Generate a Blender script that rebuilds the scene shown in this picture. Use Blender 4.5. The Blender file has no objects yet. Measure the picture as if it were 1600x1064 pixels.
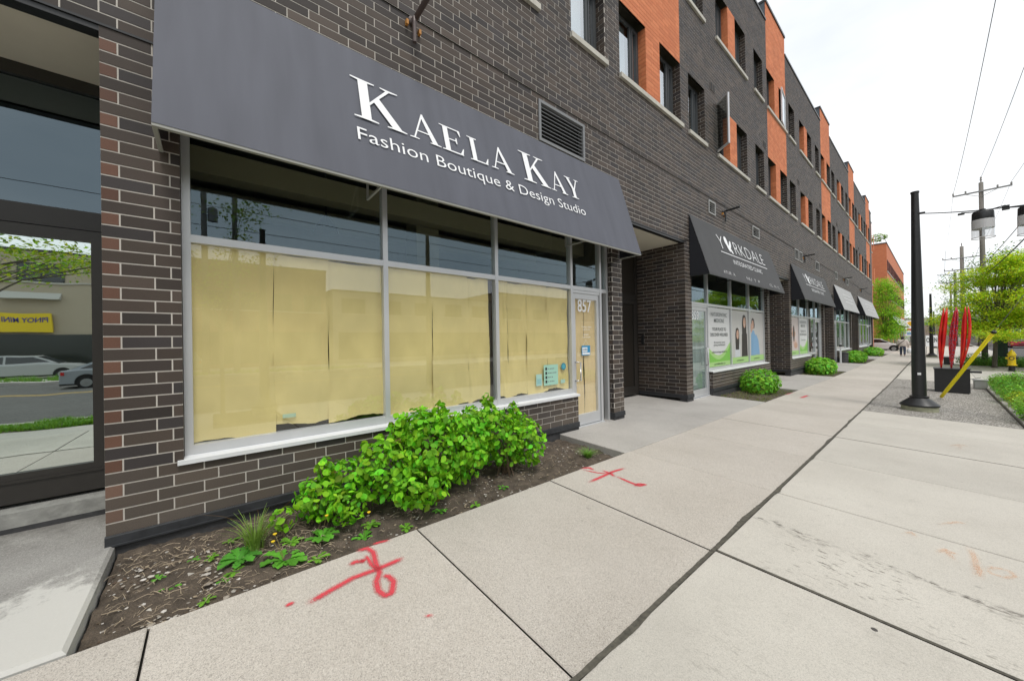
import bpy, bmesh, math, random
import numpy as np
from mathutils import Vector, Matrix
random.seed(7); rng = np.random.default_rng(11)
SC = bpy.context.scene; COL = SC.collection
# ------------------------------------------------------------------ camera
FPX = 557.6
yw, pt, rl = math.radians(49.936), math.radians(0.2025), math.radians(-1.023)
F = Vector((-math.sin(yw)*math.cos(pt), math.cos(yw)*math.cos(pt), math.sin(pt)))
R0 = Vector((math.cos(yw), math.sin(yw), 0)); U0 = R0.cross(F)
RR = math.cos(rl)*R0 + math.sin(rl)*U0; UU = -math.sin(rl)*R0 + math.cos(rl)*U0
CAM = Vector((4.28, 0, 1.6))
cd = bpy.data.cameras.new('camera'); cam = bpy.data.objects.new('camera', cd); COL.objects.link(cam)
cd.sensor_width = 36; cd.lens = 36*FPX/1600; cd.clip_start = .05; cd.clip_end = 2000
cam.matrix_world = Matrix(((RR.x, UU.x, -F.x, CAM.x), (RR.y, UU.y, -F.y, CAM.y), (RR.z, UU.z, -F.z, CAM.z), (0, 0, 0, 1)))
SC.camera = cam
SC.render.resolution_x = 1024; SC.render.resolution_y = 680
# ------------------------------------------------------------------ world, sun, exposure
SUN_EL, SUN_AZ = math.radians(62), math.radians(100)   # azimuth clockwise from +Y
w = bpy.data.worlds.new('World'); SC.world = w; w.use_nodes = True
nt = w.node_tree; nt.nodes.clear()
N = lambda t, **k: (lambda n: ([setattr(n, a, b) for a, b in k.items()], n)[1])(nt.nodes.new(t))
sky = N('ShaderNodeTexSky', sky_type='NISHITA', sun_disc=False, sun_elevation=SUN_EL, sun_rotation=SUN_AZ)
tc = N('ShaderNodeTexCoord'); mp = N('ShaderNodeMapping'); mp.inputs['Scale'].default_value = (1, 1, 2.6)
no = N('ShaderNodeTexNoise'); no.inputs['Scale'].default_value = 1.7; no.inputs['Detail'].default_value = 5; no.inputs['Roughness'].default_value = .55
rp = N('ShaderNodeValToRGB'); rp.color_ramp.elements[0].position = .3; rp.color_ramp.elements[1].position = .72
rp.color_ramp.elements[0].color = (.66, .70, .735, 1); rp.color_ramp.elements[1].color = (.97, .97, .965, 1)
sc = N('ShaderNodeVectorMath', operation='SCALE'); sc.inputs['Scale'].default_value = 11.0
mx = N('ShaderNodeMix', data_type='RGBA'); mx.inputs['Factor'].default_value = .9
bg = N('ShaderNodeBackground'); bg.inputs['Strength'].default_value = .1
ow = N('ShaderNodeOutputWorld'); L = nt.links.new
L(tc.outputs['Generated'], mp.inputs[0]); L(mp.outputs[0], no.inputs['Vector']); L(no.outputs['Fac'], rp.inputs[0])
L(rp.outputs[0], sc.inputs[0]); L(sky.outputs[0], mx.inputs[6]); L(sc.outputs[0], mx.inputs[7]); L(mx.outputs[2], bg.inputs[0]); L(bg.outputs[0], ow.inputs[0])
sd = bpy.data.lights.new('sun', 'SUN'); sd.energy = 1.5; sd.angle = math.radians(15); sd.color = (1, .965, .91)
so = bpy.data.objects.new('sun', sd); COL.objects.link(so)
dv = Vector((math.sin(SUN_AZ)*math.cos(SUN_EL), math.cos(SUN_AZ)*math.cos(SUN_EL), math.sin(SUN_EL)))
so.rotation_euler = dv.to_track_quat('Z', 'Y').to_euler(); so.location = (0, 0, 60)
SC.view_settings.view_transform = 'Standard'; SC.view_settings.look = 'None'; SC.view_settings.gamma = 1; SC.view_settings.exposure = .34
SC.render.engine = 'CYCLES'; SC.cycles.max_bounces = 8; SC.cycles.transparent_max_bounces = 16; SC.cycles.transmission_bounces = 6

def gz(x, y): return .015 - .0289*x - .0105*min(y, 20.)
# ------------------------------------------------------------------ materials
def lin(r, g, b):
    f = lambda c: ((c/255+.055)/1.055)**2.4 if c > 10 else c/255/12.92
    return (f(r), f(g), f(b))
MATS = {}
def mat(name, col=(.5, .5, .5), rough=.6, metal=0, noise=0, nscale=8, bump=0, bscale=40, attr=None, fine=0, fscale=300, spec=.5, stretch=None, trans=0):
    """principled with optional object-space noise variation, fine speckle, colour attribute and bump"""
    if name in MATS: return MATS[name]
    m = bpy.data.materials.new(name); MATS[name] = m; m.use_nodes = True; t = m.node_tree; P = t.nodes['Principled BSDF']
    P.inputs['Roughness'].default_value = rough; P.inputs['Metallic'].default_value = metal; P.inputs['Specular IOR Level'].default_value = spec
    if trans:
        P.inputs['Transmission Weight'].default_value = 0
    tcn = t.nodes.new('ShaderNodeTexCoord'); src = tcn.outputs['Object']
    if stretch:
        mpn = t.nodes.new('ShaderNodeMapping'); mpn.inputs['Scale'].default_value = stretch; t.links.new(src, mpn.inputs[0]); src = mpn.outputs[0]
    if attr:
        a = t.nodes.new('ShaderNodeAttribute'); a.attribute_name = 'Col'; cur = a.outputs['Color']
    else:
        r = t.nodes.new('ShaderNodeRGB'); r.outputs[0].default_value = (*col, 1); cur = r.outputs[0]
    def var(cur, scale, amt, detail=4):
        n = t.nodes.new('ShaderNodeTexNoise'); n.inputs['Scale'].default_value = scale; n.inputs['Detail'].default_value = detail
        t.links.new(src, n.inputs['Vector'])
        mr = t.nodes.new('ShaderNodeMapRange'); mr.inputs[1].default_value = .25; mr.inputs[2].default_value = .75; mr.inputs[3].default_value = 1-amt; mr.inputs[4].default_value = 1+amt
        t.links.new(n.outputs['Fac'], mr.inputs[0])
        v = t.nodes.new('ShaderNodeVectorMath'); v.operation = 'SCALE'; t.links.new(cur, v.inputs[0]); t.links.new(mr.outputs[0], v.inputs['Scale'])
        return v.outputs[0]
    if noise: cur = var(cur, nscale, noise, 6)
    if fine: cur = var(cur, fscale, fine, 2)
    t.links.new(cur, P.inputs['Base Color'])
    if bump:
        n = t.nodes.new('ShaderNodeTexNoise'); n.inputs['Scale'].default_value = bscale; n.inputs['Detail'].default_value = 4; t.links.new(src, n.inputs['Vector'])
        b = t.nodes.new('ShaderNodeBump'); b.inputs['Strength'].default_value = bump; b.inputs['Distance'].default_value = .01
        t.links.new(n.outputs['Fac'], b.inputs['Height']); t.links.new(b.outputs[0], P.inputs['Normal'])
    return m
def emis_none(): pass
def concrete(name, c1, c2, speck_dark, speck_light, sscale=140, bump=.25, stain=.5, scar=None, patch=False, slabs=False):
    m = bpy.data.materials.new(name); MATS[name] = m; m.use_nodes = True; t = m.node_tree; P = t.nodes['Principled BSDF']; P.inputs['Roughness'].default_value = .85
    P.inputs['Specular IOR Level'].default_value = .3
    l = t.links.new; tcn = t.nodes.new('ShaderNodeTexCoord'); src = tcn.outputs['Object']
    def noise(s, d=5, r=.55, v=None):
        n = t.nodes.new('ShaderNodeTexNoise'); n.inputs['Scale'].default_value = s; n.inputs['Detail'].default_value = d; n.inputs['Roughness'].default_value = r; l(v or src, n.inputs['Vector']); return n.outputs['Fac']
    def ramp(f, a, b, lo=0, hi=1):
        n = t.nodes.new('ShaderNodeMapRange'); n.inputs[1].default_value = a; n.inputs[2].default_value = b; n.inputs[3].default_value = lo; n.inputs[4].default_value = hi; l(f, n.inputs[0]); return n.outputs[0]
    def mix(f, a, b):
        n = t.nodes.new('ShaderNodeMix'); n.data_type = 'RGBA'
        if isinstance(f, float): n.inputs[0].default_value = f
        else: l(f, n.inputs[0])
        for i, q in ((6, a), (7, b)):
            if isinstance(q, tuple): n.inputs[i].default_value = (*q, 1)
            else: l(q, n.inputs[i])
        return n.outputs[2]
    c = mix(ramp(noise(.9, 6, .6), .32, .68), c1, c2)
    c = mix(ramp(noise(5.5, 8, .7), .55, .8, 0, stain), c, tuple(q*.62 for q in c1))
    vo = t.nodes.new('ShaderNodeTexVoronoi'); vo.inputs['Scale'].default_value = sscale; l(src, vo.inputs['Vector'])
    sp = t.nodes.new('ShaderNodeSeparateColor'); l(vo.outputs['Color'], sp.inputs[0])
    c = mix(ramp(sp.outputs[0], .60, .85, 0, speck_dark), c, tuple(q*.38 for q in c1))
    c = mix(ramp(sp.outputs[1], .70, .92, 0, speck_light), c, (.74, .71, .66))
    if slabs:
        a_ = t.nodes.new('ShaderNodeAttribute'); a_.attribute_name = 'Col'; vm = t.nodes.new('ShaderNodeVectorMath'); vm.operation = 'MULTIPLY'; l(c, vm.inputs[0]); l(a_.outputs['Color'], vm.inputs[1]); c = vm.outputs[0]
    # broad water stains and a few dirt spots
    c = mix(ramp(noise(.35, 4, .6), .55, .72, 0, .35), c, tuple(q*.78 for q in c1)); c = mix(ramp(noise(17, 3, .5), .70, .76, 0, .5), c, tuple(q*.5 for q in c1))
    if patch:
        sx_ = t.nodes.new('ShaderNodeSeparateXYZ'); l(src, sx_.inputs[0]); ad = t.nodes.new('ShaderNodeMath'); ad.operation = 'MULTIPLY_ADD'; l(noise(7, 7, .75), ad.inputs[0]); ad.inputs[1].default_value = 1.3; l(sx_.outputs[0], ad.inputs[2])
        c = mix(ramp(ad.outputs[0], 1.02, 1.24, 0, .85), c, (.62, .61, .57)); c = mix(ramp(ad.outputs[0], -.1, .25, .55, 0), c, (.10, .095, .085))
    if scar:
        def math_(op, a, b_):
            n = t.nodes.new('ShaderNodeMath'); n.operation = op; n.use_clamp = op == 'MULTIPLY'
            for i, v in enumerate((a, b_)):
                if isinstance(v, (int, float)): n.inputs[i].default_value = v
                else: l(v, n.inputs[i])
            return n.outputs[0]
        sx_ = t.nodes.new('ShaderNodeSeparateXYZ'); l(src, sx_.inputs[0]); yy = math_('ADD', sx_.outputs[1], ramp(noise(2.2, 4), .3, .7, -.12, .12))
        mask = math_('MULTIPLY', math_('MULTIPLY', ramp(yy, 3.12, 3.45, .25, 1), ramp(yy, 3.72, 4.02, 1, 0)), ramp(sx_.outputs[0], 3.2, 3.5, 0, 1)); edge = math_('MULTIPLY', ramp(yy, 3.80, 3.88, 0, 1), ramp(yy, 3.90, 3.97, 1, 0))
        mp2 = t.nodes.new('ShaderNodeMapping'); mp2.inputs['Scale'].default_value = (.38, 1, 1); mp2.inputs['Rotation'].default_value = (0, 0, .25); l(src, mp2.inputs[0])
        pit = ramp(noise(42, 4, .6, mp2.outputs[0]), .565, .64); pit2 = ramp(noise(34, 4, .65, mp2.outputs[0]), .48, .60); patch = ramp(noise(3.2, 3, .5), .40, .60)
        c = mix(math_('MULTIPLY', math_('MULTIPLY', mask, pit), patch), c, (.17, .155, .13)); c = mix(math_('MULTIPLY', math_('MULTIPLY', edge, pit2), ramp(noise(1.7, 3), .42, .56)), c, (.13, .118, .10))
    l(c, P.inputs['Base Color'])
    b = t.nodes.new('ShaderNodeBump'); b.inputs['Strength'].default_value = bump; b.inputs['Distance'].default_value = .004; l(sp.outputs[0], b.inputs['Height']); l(b.outputs[0], P.inputs['Normal'])
    return m
def glass(name, refl=.12, ior=1.6, tint=(.8, .86, .85), rough=.0, wav=0., gtint=(.93, .97, 1)):
    if name in MATS: return MATS[name]
    m = bpy.data.materials.new(name); MATS[name] = m; m.use_nodes = True; t = m.node_tree; t.nodes.clear(); l = t.links.new
    o = t.nodes.new('ShaderNodeOutputMaterial'); mxs = t.nodes.new('ShaderNodeMixShader'); tr = t.nodes.new('ShaderNodeBsdfTransparent'); gl = t.nodes.new('ShaderNodeBsdfGlossy')
    tr.inputs[0].default_value = (*tint, 1); gl.inputs['Roughness'].default_value = rough; gl.inputs[0].default_value = (.93, .97, 1, 1)
    gl.inputs[0].default_value = (*gtint, 1)
    lw = t.nodes.new('ShaderNodeLayerWeight'); lw.inputs[0].default_value = .5; ge = t.nodes.new('ShaderNodeNewGeometry')
    def M_(op, a, b=None, c=None):
        q = t.nodes.new('ShaderNodeMath'); q.operation = op
        for i, v in enumerate((a, b, c)):
            if v is None: continue
            if isinstance(v, (int, float)): q.inputs[i].default_value = v
            else: l(v, q.inputs[i])
        return q.outputs[0]
    fac = M_('MULTIPLY_ADD', M_('POWER', lw.outputs['Facing'], 4.0), .9-refl, refl+.04*(ior-1))
    fac = M_('MULTIPLY', fac, M_('SUBTRACT', 1.0, ge.outputs['Backfacing']))
    if wav:
        tcn = t.nodes.new('ShaderNodeTexCoord'); n = t.nodes.new('ShaderNodeTexNoise'); n.inputs['Scale'].default_value = 1.4; l(tcn.outputs['Object'], n.inputs['Vector'])
        b = t.nodes.new('ShaderNodeBump'); b.inputs['Strength'].default_value = wav; b.inputs['Distance'].default_value = .02; l(n.outputs['Fac'], b.inputs['Height']); l(b.outputs[0], gl.inputs['Normal'])
    l(fac, mxs.inputs[0]); l(tr.outputs[0], mxs.inputs[1]); l(gl.outputs[0], mxs.inputs[2]); l(mxs.outputs[0], o.inputs[0])
    return m
# ------------------------------------------------------------------ mesh builder
class MB:
    def __init__(s): s.v = []; s.f = []; s.m = []; s.c = None
    def face(s, pts, m=0):
        k = len(s.v); s.v += [tuple(p) for p in pts]; s.f.append(tuple(range(k, k+len(pts)))); s.m.append(m); return s
    def box(s, x0, x1, y0, y1, z0, z1, m=0, skip=''):
        k = len(s.v); s.v += [(x, y, z) for x in (x0, x1) for y in (y0, y1) for z in (z0, z1)]
        fs = {'l': (0, 1, 3, 2), 'r': (4, 6, 7, 5), 'f': (0, 4, 5, 1), 'b': (2, 3, 7, 6), 'd': (0, 2, 6, 4), 'u': (1, 5, 7, 3)}
        for q, f in fs.items():
            if q not in skip: s.f.append(tuple(k+i for i in f)); s.m.append(m)
        return s
    def obox(s, o, ex, ey, ez, m=0):
        """box from origin and three edge vectors"""
        o = Vector(o); ex, ey, ez = Vector(ex), Vector(ey), Vector(ez); k = len(s.v)
        if ex.cross(ey).dot(ez) < 0: ex, ey = ey, ex
        s.v += [tuple(o+ex*a+ey*b+ez*c) for a in (0, 1) for b in (0, 1) for c in (0, 1)]
        for f in ((0, 1, 3, 2), (4, 6, 7, 5), (0, 4, 5, 1), (2, 3, 7, 6), (0, 2, 6, 4), (1, 5, 7, 3)): s.f.append(tuple(k+i for i in f)); s.m.append(m)
        return s
    def prism(s, poly, d, m=0):
        """poly: list of 3-D points, extruded by vector d"""
        d = Vector(d); n = len(poly); k = len(s.v); s.v += [tuple(p) for p in poly] + [tuple(Vector(p)+d) for p in poly]
        s.f.append(tuple(range(k, k+n))); s.f.append(tuple(range(k+2*n-1, k+n-1, -1))); s.m += [m, m]
        for i in range(n): j = (i+1) % n; s.f.append((k+i, k+n+i, k+n+j, k+j)); s.m.append(m)
        return s
    def tube(s, pts, r, n=8, m=0, cap=True):
        pts = [Vector(p) for p in pts]; rs = r if isinstance(r, (list, tuple)) else [r]*len(pts); k = len(s.v); up = Vector((0, 0, 1))
        for i, p in enumerate(pts):
            d = (pts[min(i+1, len(pts)-1)]-pts[max(i-1, 0)]).normalized()
            a = d.cross(up if abs(d.z) < .95 else Vector((1, 0, 0))).normalized(); b = d.cross(a)
            for j in range(n): t = 2*math.pi*j/n; s.v.append(tuple(p+(a*math.cos(t)+b*math.sin(t))*rs[i]))
        for i in range(len(pts)-1):
            for j in range(n): q = (j+1) % n; s.f.append((k+i*n+j, k+i*n+q, k+(i+1)*n+q, k+(i+1)*n+j)); s.m.append(m)
        if cap:
            s.f.append(tuple(k+j for j in range(n))[::-1]); s.f.append(tuple(k+(len(pts)-1)*n+j for j in range(n))); s.m += [m, m]
        return s
    def lathe(s, o, prof, n=24, m=0, axis='z'):
        k = len(s.v); o = Vector(o)
        for r, h in prof:
            for j in range(n):
                t = 2*math.pi*j/n; c, q = r*math.cos(t), r*math.sin(t)
                p = {'z': (c, q, h), 'x': (h, c, q), 'y': (q, h, c)}[axis]; s.v.append(tuple(o+Vector(p)))
        for i in range(len(prof)-1):
            for j in range(n): q = (j+1) % n; s.f.append((k+i*n+j, k+i*n+q, k+(i+1)*n+q, k+(i+1)*n+j)); s.m.append(m)
        s.f.append(tuple(k+j for j in range(n))[::-1]); s.f.append(tuple(k+(len(prof)-1)*n+j for j in range(n))); s.m += [m, m]
        return s
    def raw(s, V, Fc, m=0):
        k = len(s.v); s.v += [tuple(p) for p in V]
        for f in Fc: s.f.append(tuple(k+i for i in f)); s.m.append(m)
        return s
ORG = {}
def org(o): return ORG.get(o.name, Vector((0, 0, 0)))
def thing(name, label, cat, loc=(0, 0, 0), group=None):
    o = bpy.data.objects.new(name, None); COL.objects.link(o); o.location = loc; ORG[o.name] = Vector(loc); o.empty_display_size = .2
    o['label'] = label; o['category'] = cat
    if group: o['group'] = group
    return o
def tag(o, label, cat, group=None, kind=None):
    if label: o['label'] = label
    if cat: o['category'] = cat
    if group: o['group'] = group
    if kind: o['kind'] = kind
    return o
def obj(name, mb, mats, parent=None, smooth=False, at=None, cols=None, autos=None):
    """link one mesh object; vertices given in world space (or local to `at`)"""
    me = bpy.data.meshes.new(name); base = org(parent) if parent else Vector((0, 0, 0))
    V = np.array(mb.v, dtype=np.float32).reshape(-1, 3)
    if at is not None: at = Vector(at); V = V
    o_ = Vector(at) if at is not None else base
    if at is None: V = V-np.array(base, dtype=np.float32)
    me.from_pydata(V.tolist(), [], mb.f); mats = mats if isinstance(mats, (list, tuple)) else [mats]
    for q in mats: me.materials.append(q)
    if len(mats) > 1: me.polygons.foreach_set('material_index', mb.m)
    if smooth: me.polygons.foreach_set('use_smooth', [True]*len(me.polygons))
    if cols is not None or mb.c is not None:
        c = cols if cols is not None else mb.c
        setcol(me, c)
    me.update(); o = bpy.data.objects.new(name, me); COL.objects.link(o)
    if parent:
        o.parent = parent; o.location = (o_-base) if at is not None else (0, 0, 0)
    elif at is not None: o.location = at
    ORG[o.name] = o_
    if autos:
        for p in me.polygons: p.use_smooth = True
        try: me.set_sharp_from_angle(angle=math.radians(autos))
        except Exception: pass
    return o
def setcol(me, cols):
    """cols: per-face colours"""
    a = me.attributes.new('Col', 'FLOAT_COLOR', 'CORNER'); c = np.array(cols, dtype=np.float32).reshape(-1, 3)
    n = np.zeros(len(me.polygons), dtype=np.int32); me.polygons.foreach_get('loop_total', n)
    r = np.repeat(c, n, axis=0); r = np.concatenate([r, np.ones((len(r), 1), np.float32)], 1); a.data.foreach_set('color', r.ravel())
def bigmesh(name, V, Fc, mats, parent=None, cols=None, smooth=False, base=None):
    """numpy quads/tris: V (n,3) world, Fc (k,4) or (k,3)"""
    me = bpy.data.meshes.new(name); b = np.array(org(parent) if parent else (base or (0, 0, 0)), dtype=np.float32); V = (V-b).astype(np.float32)
    me.vertices.add(len(V)); me.vertices.foreach_set('co', V.ravel()); k = Fc.shape[1]
    me.loops.add(Fc.size); me.loops.foreach_set('vertex_index', Fc.ravel().astype(np.int32))
    me.polygons.add(len(Fc)); me.polygons.foreach_set('loop_start', np.arange(0, Fc.size, k, dtype=np.int32))
    try: me.polygons.foreach_set('loop_total', np.full(len(Fc), k, dtype=np.int32))
    except Exception: pass
    me.update(calc_edges=True)
    for q in (mats if isinstance(mats, (list, tuple)) else [mats]): me.materials.append(q)
    me.polygons.foreach_set('use_smooth', [bool(smooth)]*len(Fc))
    if cols is not None: setcol(me, cols)
    me.validate(); o = bpy.data.objects.new(name, me); COL.objects.link(o)
    if parent: o.parent = parent; ORG[o.name] = org(parent)
    else: o.location = b.tolist(); ORG[o.name] = Vector(b.tolist())
    return o
def dup(o, loc=None, parent=None, top=True, **props):
    c = o.copy(); COL.objects.link(c)
    if parent: c.parent = parent
    if loc is not None: c.location = loc
    for ch in [q for q in o.children]: dup(ch, None, c, False)
    for k, v in props.items(): c[k] = v
    return c
def text(s, o, eu, ev, width=None, height=None, cx=False, bold=0, sx=1.0, off=.003, depth=0.0):
    """text as mesh pieces -> MB, baseline origin o, directions eu (reading) and ev (up); height = cap height"""
    c = bpy.data.curves.new('t', 'FONT'); c.body = s; c.size = 1; c.offset = bold; c.resolution_u = 3
    t = bpy.data.objects.new('t', c); COL.objects.link(t); bpy.context.view_layer.update()
    me = t.to_mesh(); V = np.array([v.co[:] for v in me.vertices]).reshape(-1, 3); Fc = [tuple(p.vertices) for p in me.polygons]; t.to_mesh_clear()
    bpy.data.objects.remove(t); bpy.data.curves.remove(c)
    x0, x1 = V[:, 0].min(), V[:, 0].max(); cap = .729*0.95
    sy = (height/cap) if height else None; sw = (width/(x1-x0)) if width else None
    if sy is None: sy = sw
    if sw is None: sw = sy*sx
    eu, ev = Vector(eu).normalized(), Vector(ev).normalized(); n = eu.cross(ev); o = Vector(o)
    if cx: o = o-eu*(x1-x0)*sw/2
    mb = MB(); mb.raw([o+eu*((p[0]-x0)*sw)+ev*(p[1]*sy)+n*off for p in V], Fc); return mb
def join(*mbs):
    r = MB()
    for b in mbs: r.raw(b.v, b.f)
    return r
# ------------------------------------------------------------------ bricks as geometry
def bricks(rects, holes, o, eu, ev, n, pal, z0=0., bl=.3, bh=.1, mort=.0095, dep=.004, off3=0., recess=None, header=None):
    """rects/holes in (u0,u1,v0,v1); returns (V,F,cols) of bricks and an MB of mortar"""
    o, eu, ev, n = (np.array(q, dtype=float) for q in (o, eu, ev, n)); V = []; C = []; mo = MB(); pal2 = pal.__code__.co_argcount == 2
    for (u0, u1, v0, v1) in rects:
        k0 = int(math.floor((v0-z0)/bh+1e-6)); k1 = int(math.ceil((v1-z0)/bh-1e-6))
        for k in range(k0, k1):
            a, b = max(v0, z0+k*bh), min(v1, z0+(k+1)*bh)
            if b-a < .02: continue
            mid = (a+b)/2; iv = [(u0, u1)]
            for (h0, h1, g0, g1) in holes:
                if g0 < mid < g1:
                    nv = []
                    for (p, q) in iv:
                        if h1 <= p or h0 >= q: nv.append((p, q)); continue
                        if h0 > p: nv.append((p, h0))
                        if h1 < q: nv.append((h1, q))
                    iv = nv
            rec = recess(mid) if recess else 0.
            for (p, q) in iv:
                if q-p < .01: continue
                O = o-n*(dep+rec)
                mo.face([O+eu*p+ev*a, O+eu*q+ev*a, O+eu*q+ev*b, O+eu*p+ev*b])
                off = off3+((k+1) % 2)*bl/3; s = math.floor((p-off)/bl)*bl+off
                while s < q-1e-6:
                    c, d = max(s, p), min(s+bl, q)
                    if d-c > .03:
                        cc, dd, aa, bb = c+(mort/2 if c > p+1e-6 else .0), d-(mort/2 if d < q-1e-6 else .0), a+mort/2, b-mort/2
                        V.append((cc, dd, aa, bb, rec, random.uniform(0, .0010)))
                        C.append(pal(c, k) if pal2 else pal())
                    s += bl
    if not V: return None, mo
    A = np.array(V); nq = len(A); ch = .0018
    W = np.zeros((nq, 8, 3))
    uu = [A[:, 0], A[:, 1], A[:, 1], A[:, 0]]; vv = [A[:, 2], A[:, 2], A[:, 3], A[:, 3]]; su = [1, -1, -1, 1]; sv = [1, 1, -1, -1]
    for i in range(4):
        W[:, i] = o+np.outer(uu[i], eu)+np.outer(vv[i], ev)-np.outer(A[:, 4]+dep+.0005, n)
        W[:, i+4] = o+np.outer(uu[i]+su[i]*ch, eu)+np.outer(vv[i]+sv[i]*ch, ev)-np.outer(A[:, 4]+A[:, 5], n)
    Fc = np.array([(4, 5, 6, 7), (0, 1, 5, 4), (1, 2, 6, 5), (2, 3, 7, 6), (3, 0, 4, 7)])
    FF = (Fc[None]+np.arange(nq)[:, None, None]*8).reshape(-1, 4)
    return (W.reshape(-1, 3), FF, np.repeat(np.array(C), 5, axis=0)), mo
def dark_pal():
    b = random.choice([(.068, .052, .043), (.056, .044, .037), (.074, .056, .045), (.062, .049, .043), (.043, .035, .031), (.078, .060, .048), (.050, .043, .042)]); k = random.uniform(.80, 1.20)
    return tuple(q*k for q in b)
def rust_pal():
    k = random.uniform(.8, 1.25); return (.13*k, .066*k, .045*k)
def orange_pal():
    b = random.choice([(.64, .205, .082), (.61, .19, .075), (.66, .22, .09), (.58, .175, .068)]); k = random.uniform(.95, 1.05)
    return tuple(q*k for q in b)
def olive_pal():
    k = random.uniform(.85, 1.15); return (.50*k, .13*k, .06*k)
M_brick = mat('glazed dark brick', attr=True, rough=.6, fine=.12, fscale=140, noise=.16, nscale=1.0, bump=.10, bscale=160, spec=.3)
M_mort = mat('pale mortar', (.54, .505, .455), .9, noise=.10, nscale=6, bump=.1, bscale=200)
M_omort = mat('orange wall mortar', (.48, .20, .10), .9, noise=.1)
M_alu = mat('brushed aluminium frame', (.60, .61, .62), .38, .35, noise=.05, nscale=3)
M_white = mat('white painted metal ledge', (.72, .73, .74), .4, noise=.05, nscale=3)
M_dframe = mat('dark grey window frame', (.055, .06, .063), .45, noise=.06)
M_bframe = mat('dark brown door frame', (.030, .027, .024), .4, noise=.08)
M_black = mat('black powder coat', (.018, .019, .02), .38, noise=.1)
M_flash = mat('black membrane flashing', (.03, .032, .036), .55, noise=.3, nscale=12)
M_found = mat('dark foundation', (.048, .048, .05), .85, noise=.3, nscale=10, bump=.5)
M_sill = mat('precast concrete sill', (.50, .48, .42), .8, noise=.15, nscale=5, fine=.08)
M_soffit = mat('beige soffit', (.66, .62, .51), .8, noise=.05, nscale=2)
M_int = mat('dim interior wall', (.16, .15, .11), .9, noise=.1)
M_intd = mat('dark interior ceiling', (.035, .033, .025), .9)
M_glass = glass('storefront glass', .095, 1.55, (.975, .985, .98), wav=.02)
M_tglass = glass('tinted transom glass', .10, 1.6, (.95, .97, .95), wav=.02, gtint=(.70, .90, 1))
M_mglass = glass('mirror-tinted door glass', .68, 1.6, (.35, .40, .38), rough=.012, wav=.05, gtint=(.90, 1, .97))
M_wglass = glass('upper window glass', .48, 1.6, (.85, .9, .9), wav=.01)
M_blind = mat('pale roller blind', (.62, .66, .68), .8, noise=.04)
# ------------------------------------------------------------------ the long dark-brick building
P0, PER = 6.75, 10.56
strips = [(P0+PER*k, P0+PER*k+2.84) for k in range(-1, 5)]
FL = [(7.3, 8.9), (10.95, 12.55)]
bld = thing('brick_building', 'long three storey dark brown brick building with orange brick strips and shops below', 'building', (-3, 0, 0))
Y0, Y1, ROOF, OROOF = -7.2, 53.4, 14.4, 15.2
wins, sills = [], []          # (y0,y1,z0,z1,left jamb pal, right jamb pal, kind)
for k in range(-1, 5):
    s = P0+PER*k
    for fi, (a, b) in enumerate(FL):
        for (p, q, lj, rj) in ((0, 1.1, 'd', 'o'), (1.75, 2.84, 'o', 'd'), (3.32, 4.4, 'd', 'd'), (5.35, 6.38, 'd', 'o'), (7.02, 8.06, 'o', 'd'), (8.98, 10.02, 'd', 'd')):
            if s+q > Y1-.2 or s+p < Y0+.3: continue
            wins.append((s+p, s+q, a, b, lj, rj, fi, k))
        for (p, q) in ((-.02, 2.92), (3.28, 4.46), (5.3, 8.14), (8.94, 10.08)):
            if s+q > Y1-.1: continue
            sills.append((max(s+p, Y0+.1), s+q, a))
bays = [(-.2, 6.31), (10.03, 16.8), (20.45, 27.7), (31.2, 38.3), (42.6, 52.9)]
recs = [(-3.2, -.665, 1.0), (6.68, 9.65, 1.4), (17.1, 20.1, .75), (28.05, 30.8, .75), (38.65, 42.2, .75)]
SB = [(-.2, 5.18), (11.36, 16.8), (20.45, 24.33), (32.6, 38.3), (42.6, 49.2)]   # stub walls under the glass
STT = 3.95
holes = [(y0, y1, z0, z1) for (y0, y1, z0, z1, *_) in wins]
for (a, b) in bays: holes.append((a, b, .6, STT))
for (a, b), (c, d) in zip(bays, SB):
    if c > a+.1: holes.append((a, c, -1, STT))
    if d < b-.1: holes.append((d, b, -1, STT))
for (a, b, d) in recs: holes.append((a, b, -1, 4.2))
vents = [(4.27, 5.49, 5.0, 5.7, 9), (11.26, 11.77, 5.3, 5.7, 5), (15.17, 15.95, 5.3, 5.7, 5), (21.24, 21.95, 5.3, 5.8, 5), (22.15, 22.72, 5.3, 5.8, 5), (25.75, 26.75, 5.3, 5.8, 5), (31.7, 32.6, 5.4, 5.9, 5), (36.4, 37.3, 5.4, 5.9, 5)]
for v in vents: holes.append(v[:4])
opiers = []
for k in range(-1, 5):
    s = P0+PER*k
    for (a, b) in FL: opiers.append((s+6.38, s+7.02, a, b))
oz = []      # orange rectangles
for (a, b) in strips:
    if b > Y1: b = Y1
    oz.append((a, b, 7.3, OROOF))
oz = [(max(a, Y0), b, c, d) for a, b, c, d in oz]
dh = holes+[(a, b, c, d) for a, b, c, d in oz]+opiers
def edge_pal(c, k):
    q = rust_pal() if (abs(c+.665) < .01 and k % 2 == 0 and k < 41) else dark_pal()
    if k < 6: f = .5-.07*k+random.uniform(-.06, .06); q = tuple(a+(b-a)*max(0, f) for a, b in zip(q, (.17, .145, .12)))   # splashed dust on the lowest courses
    return q
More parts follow.
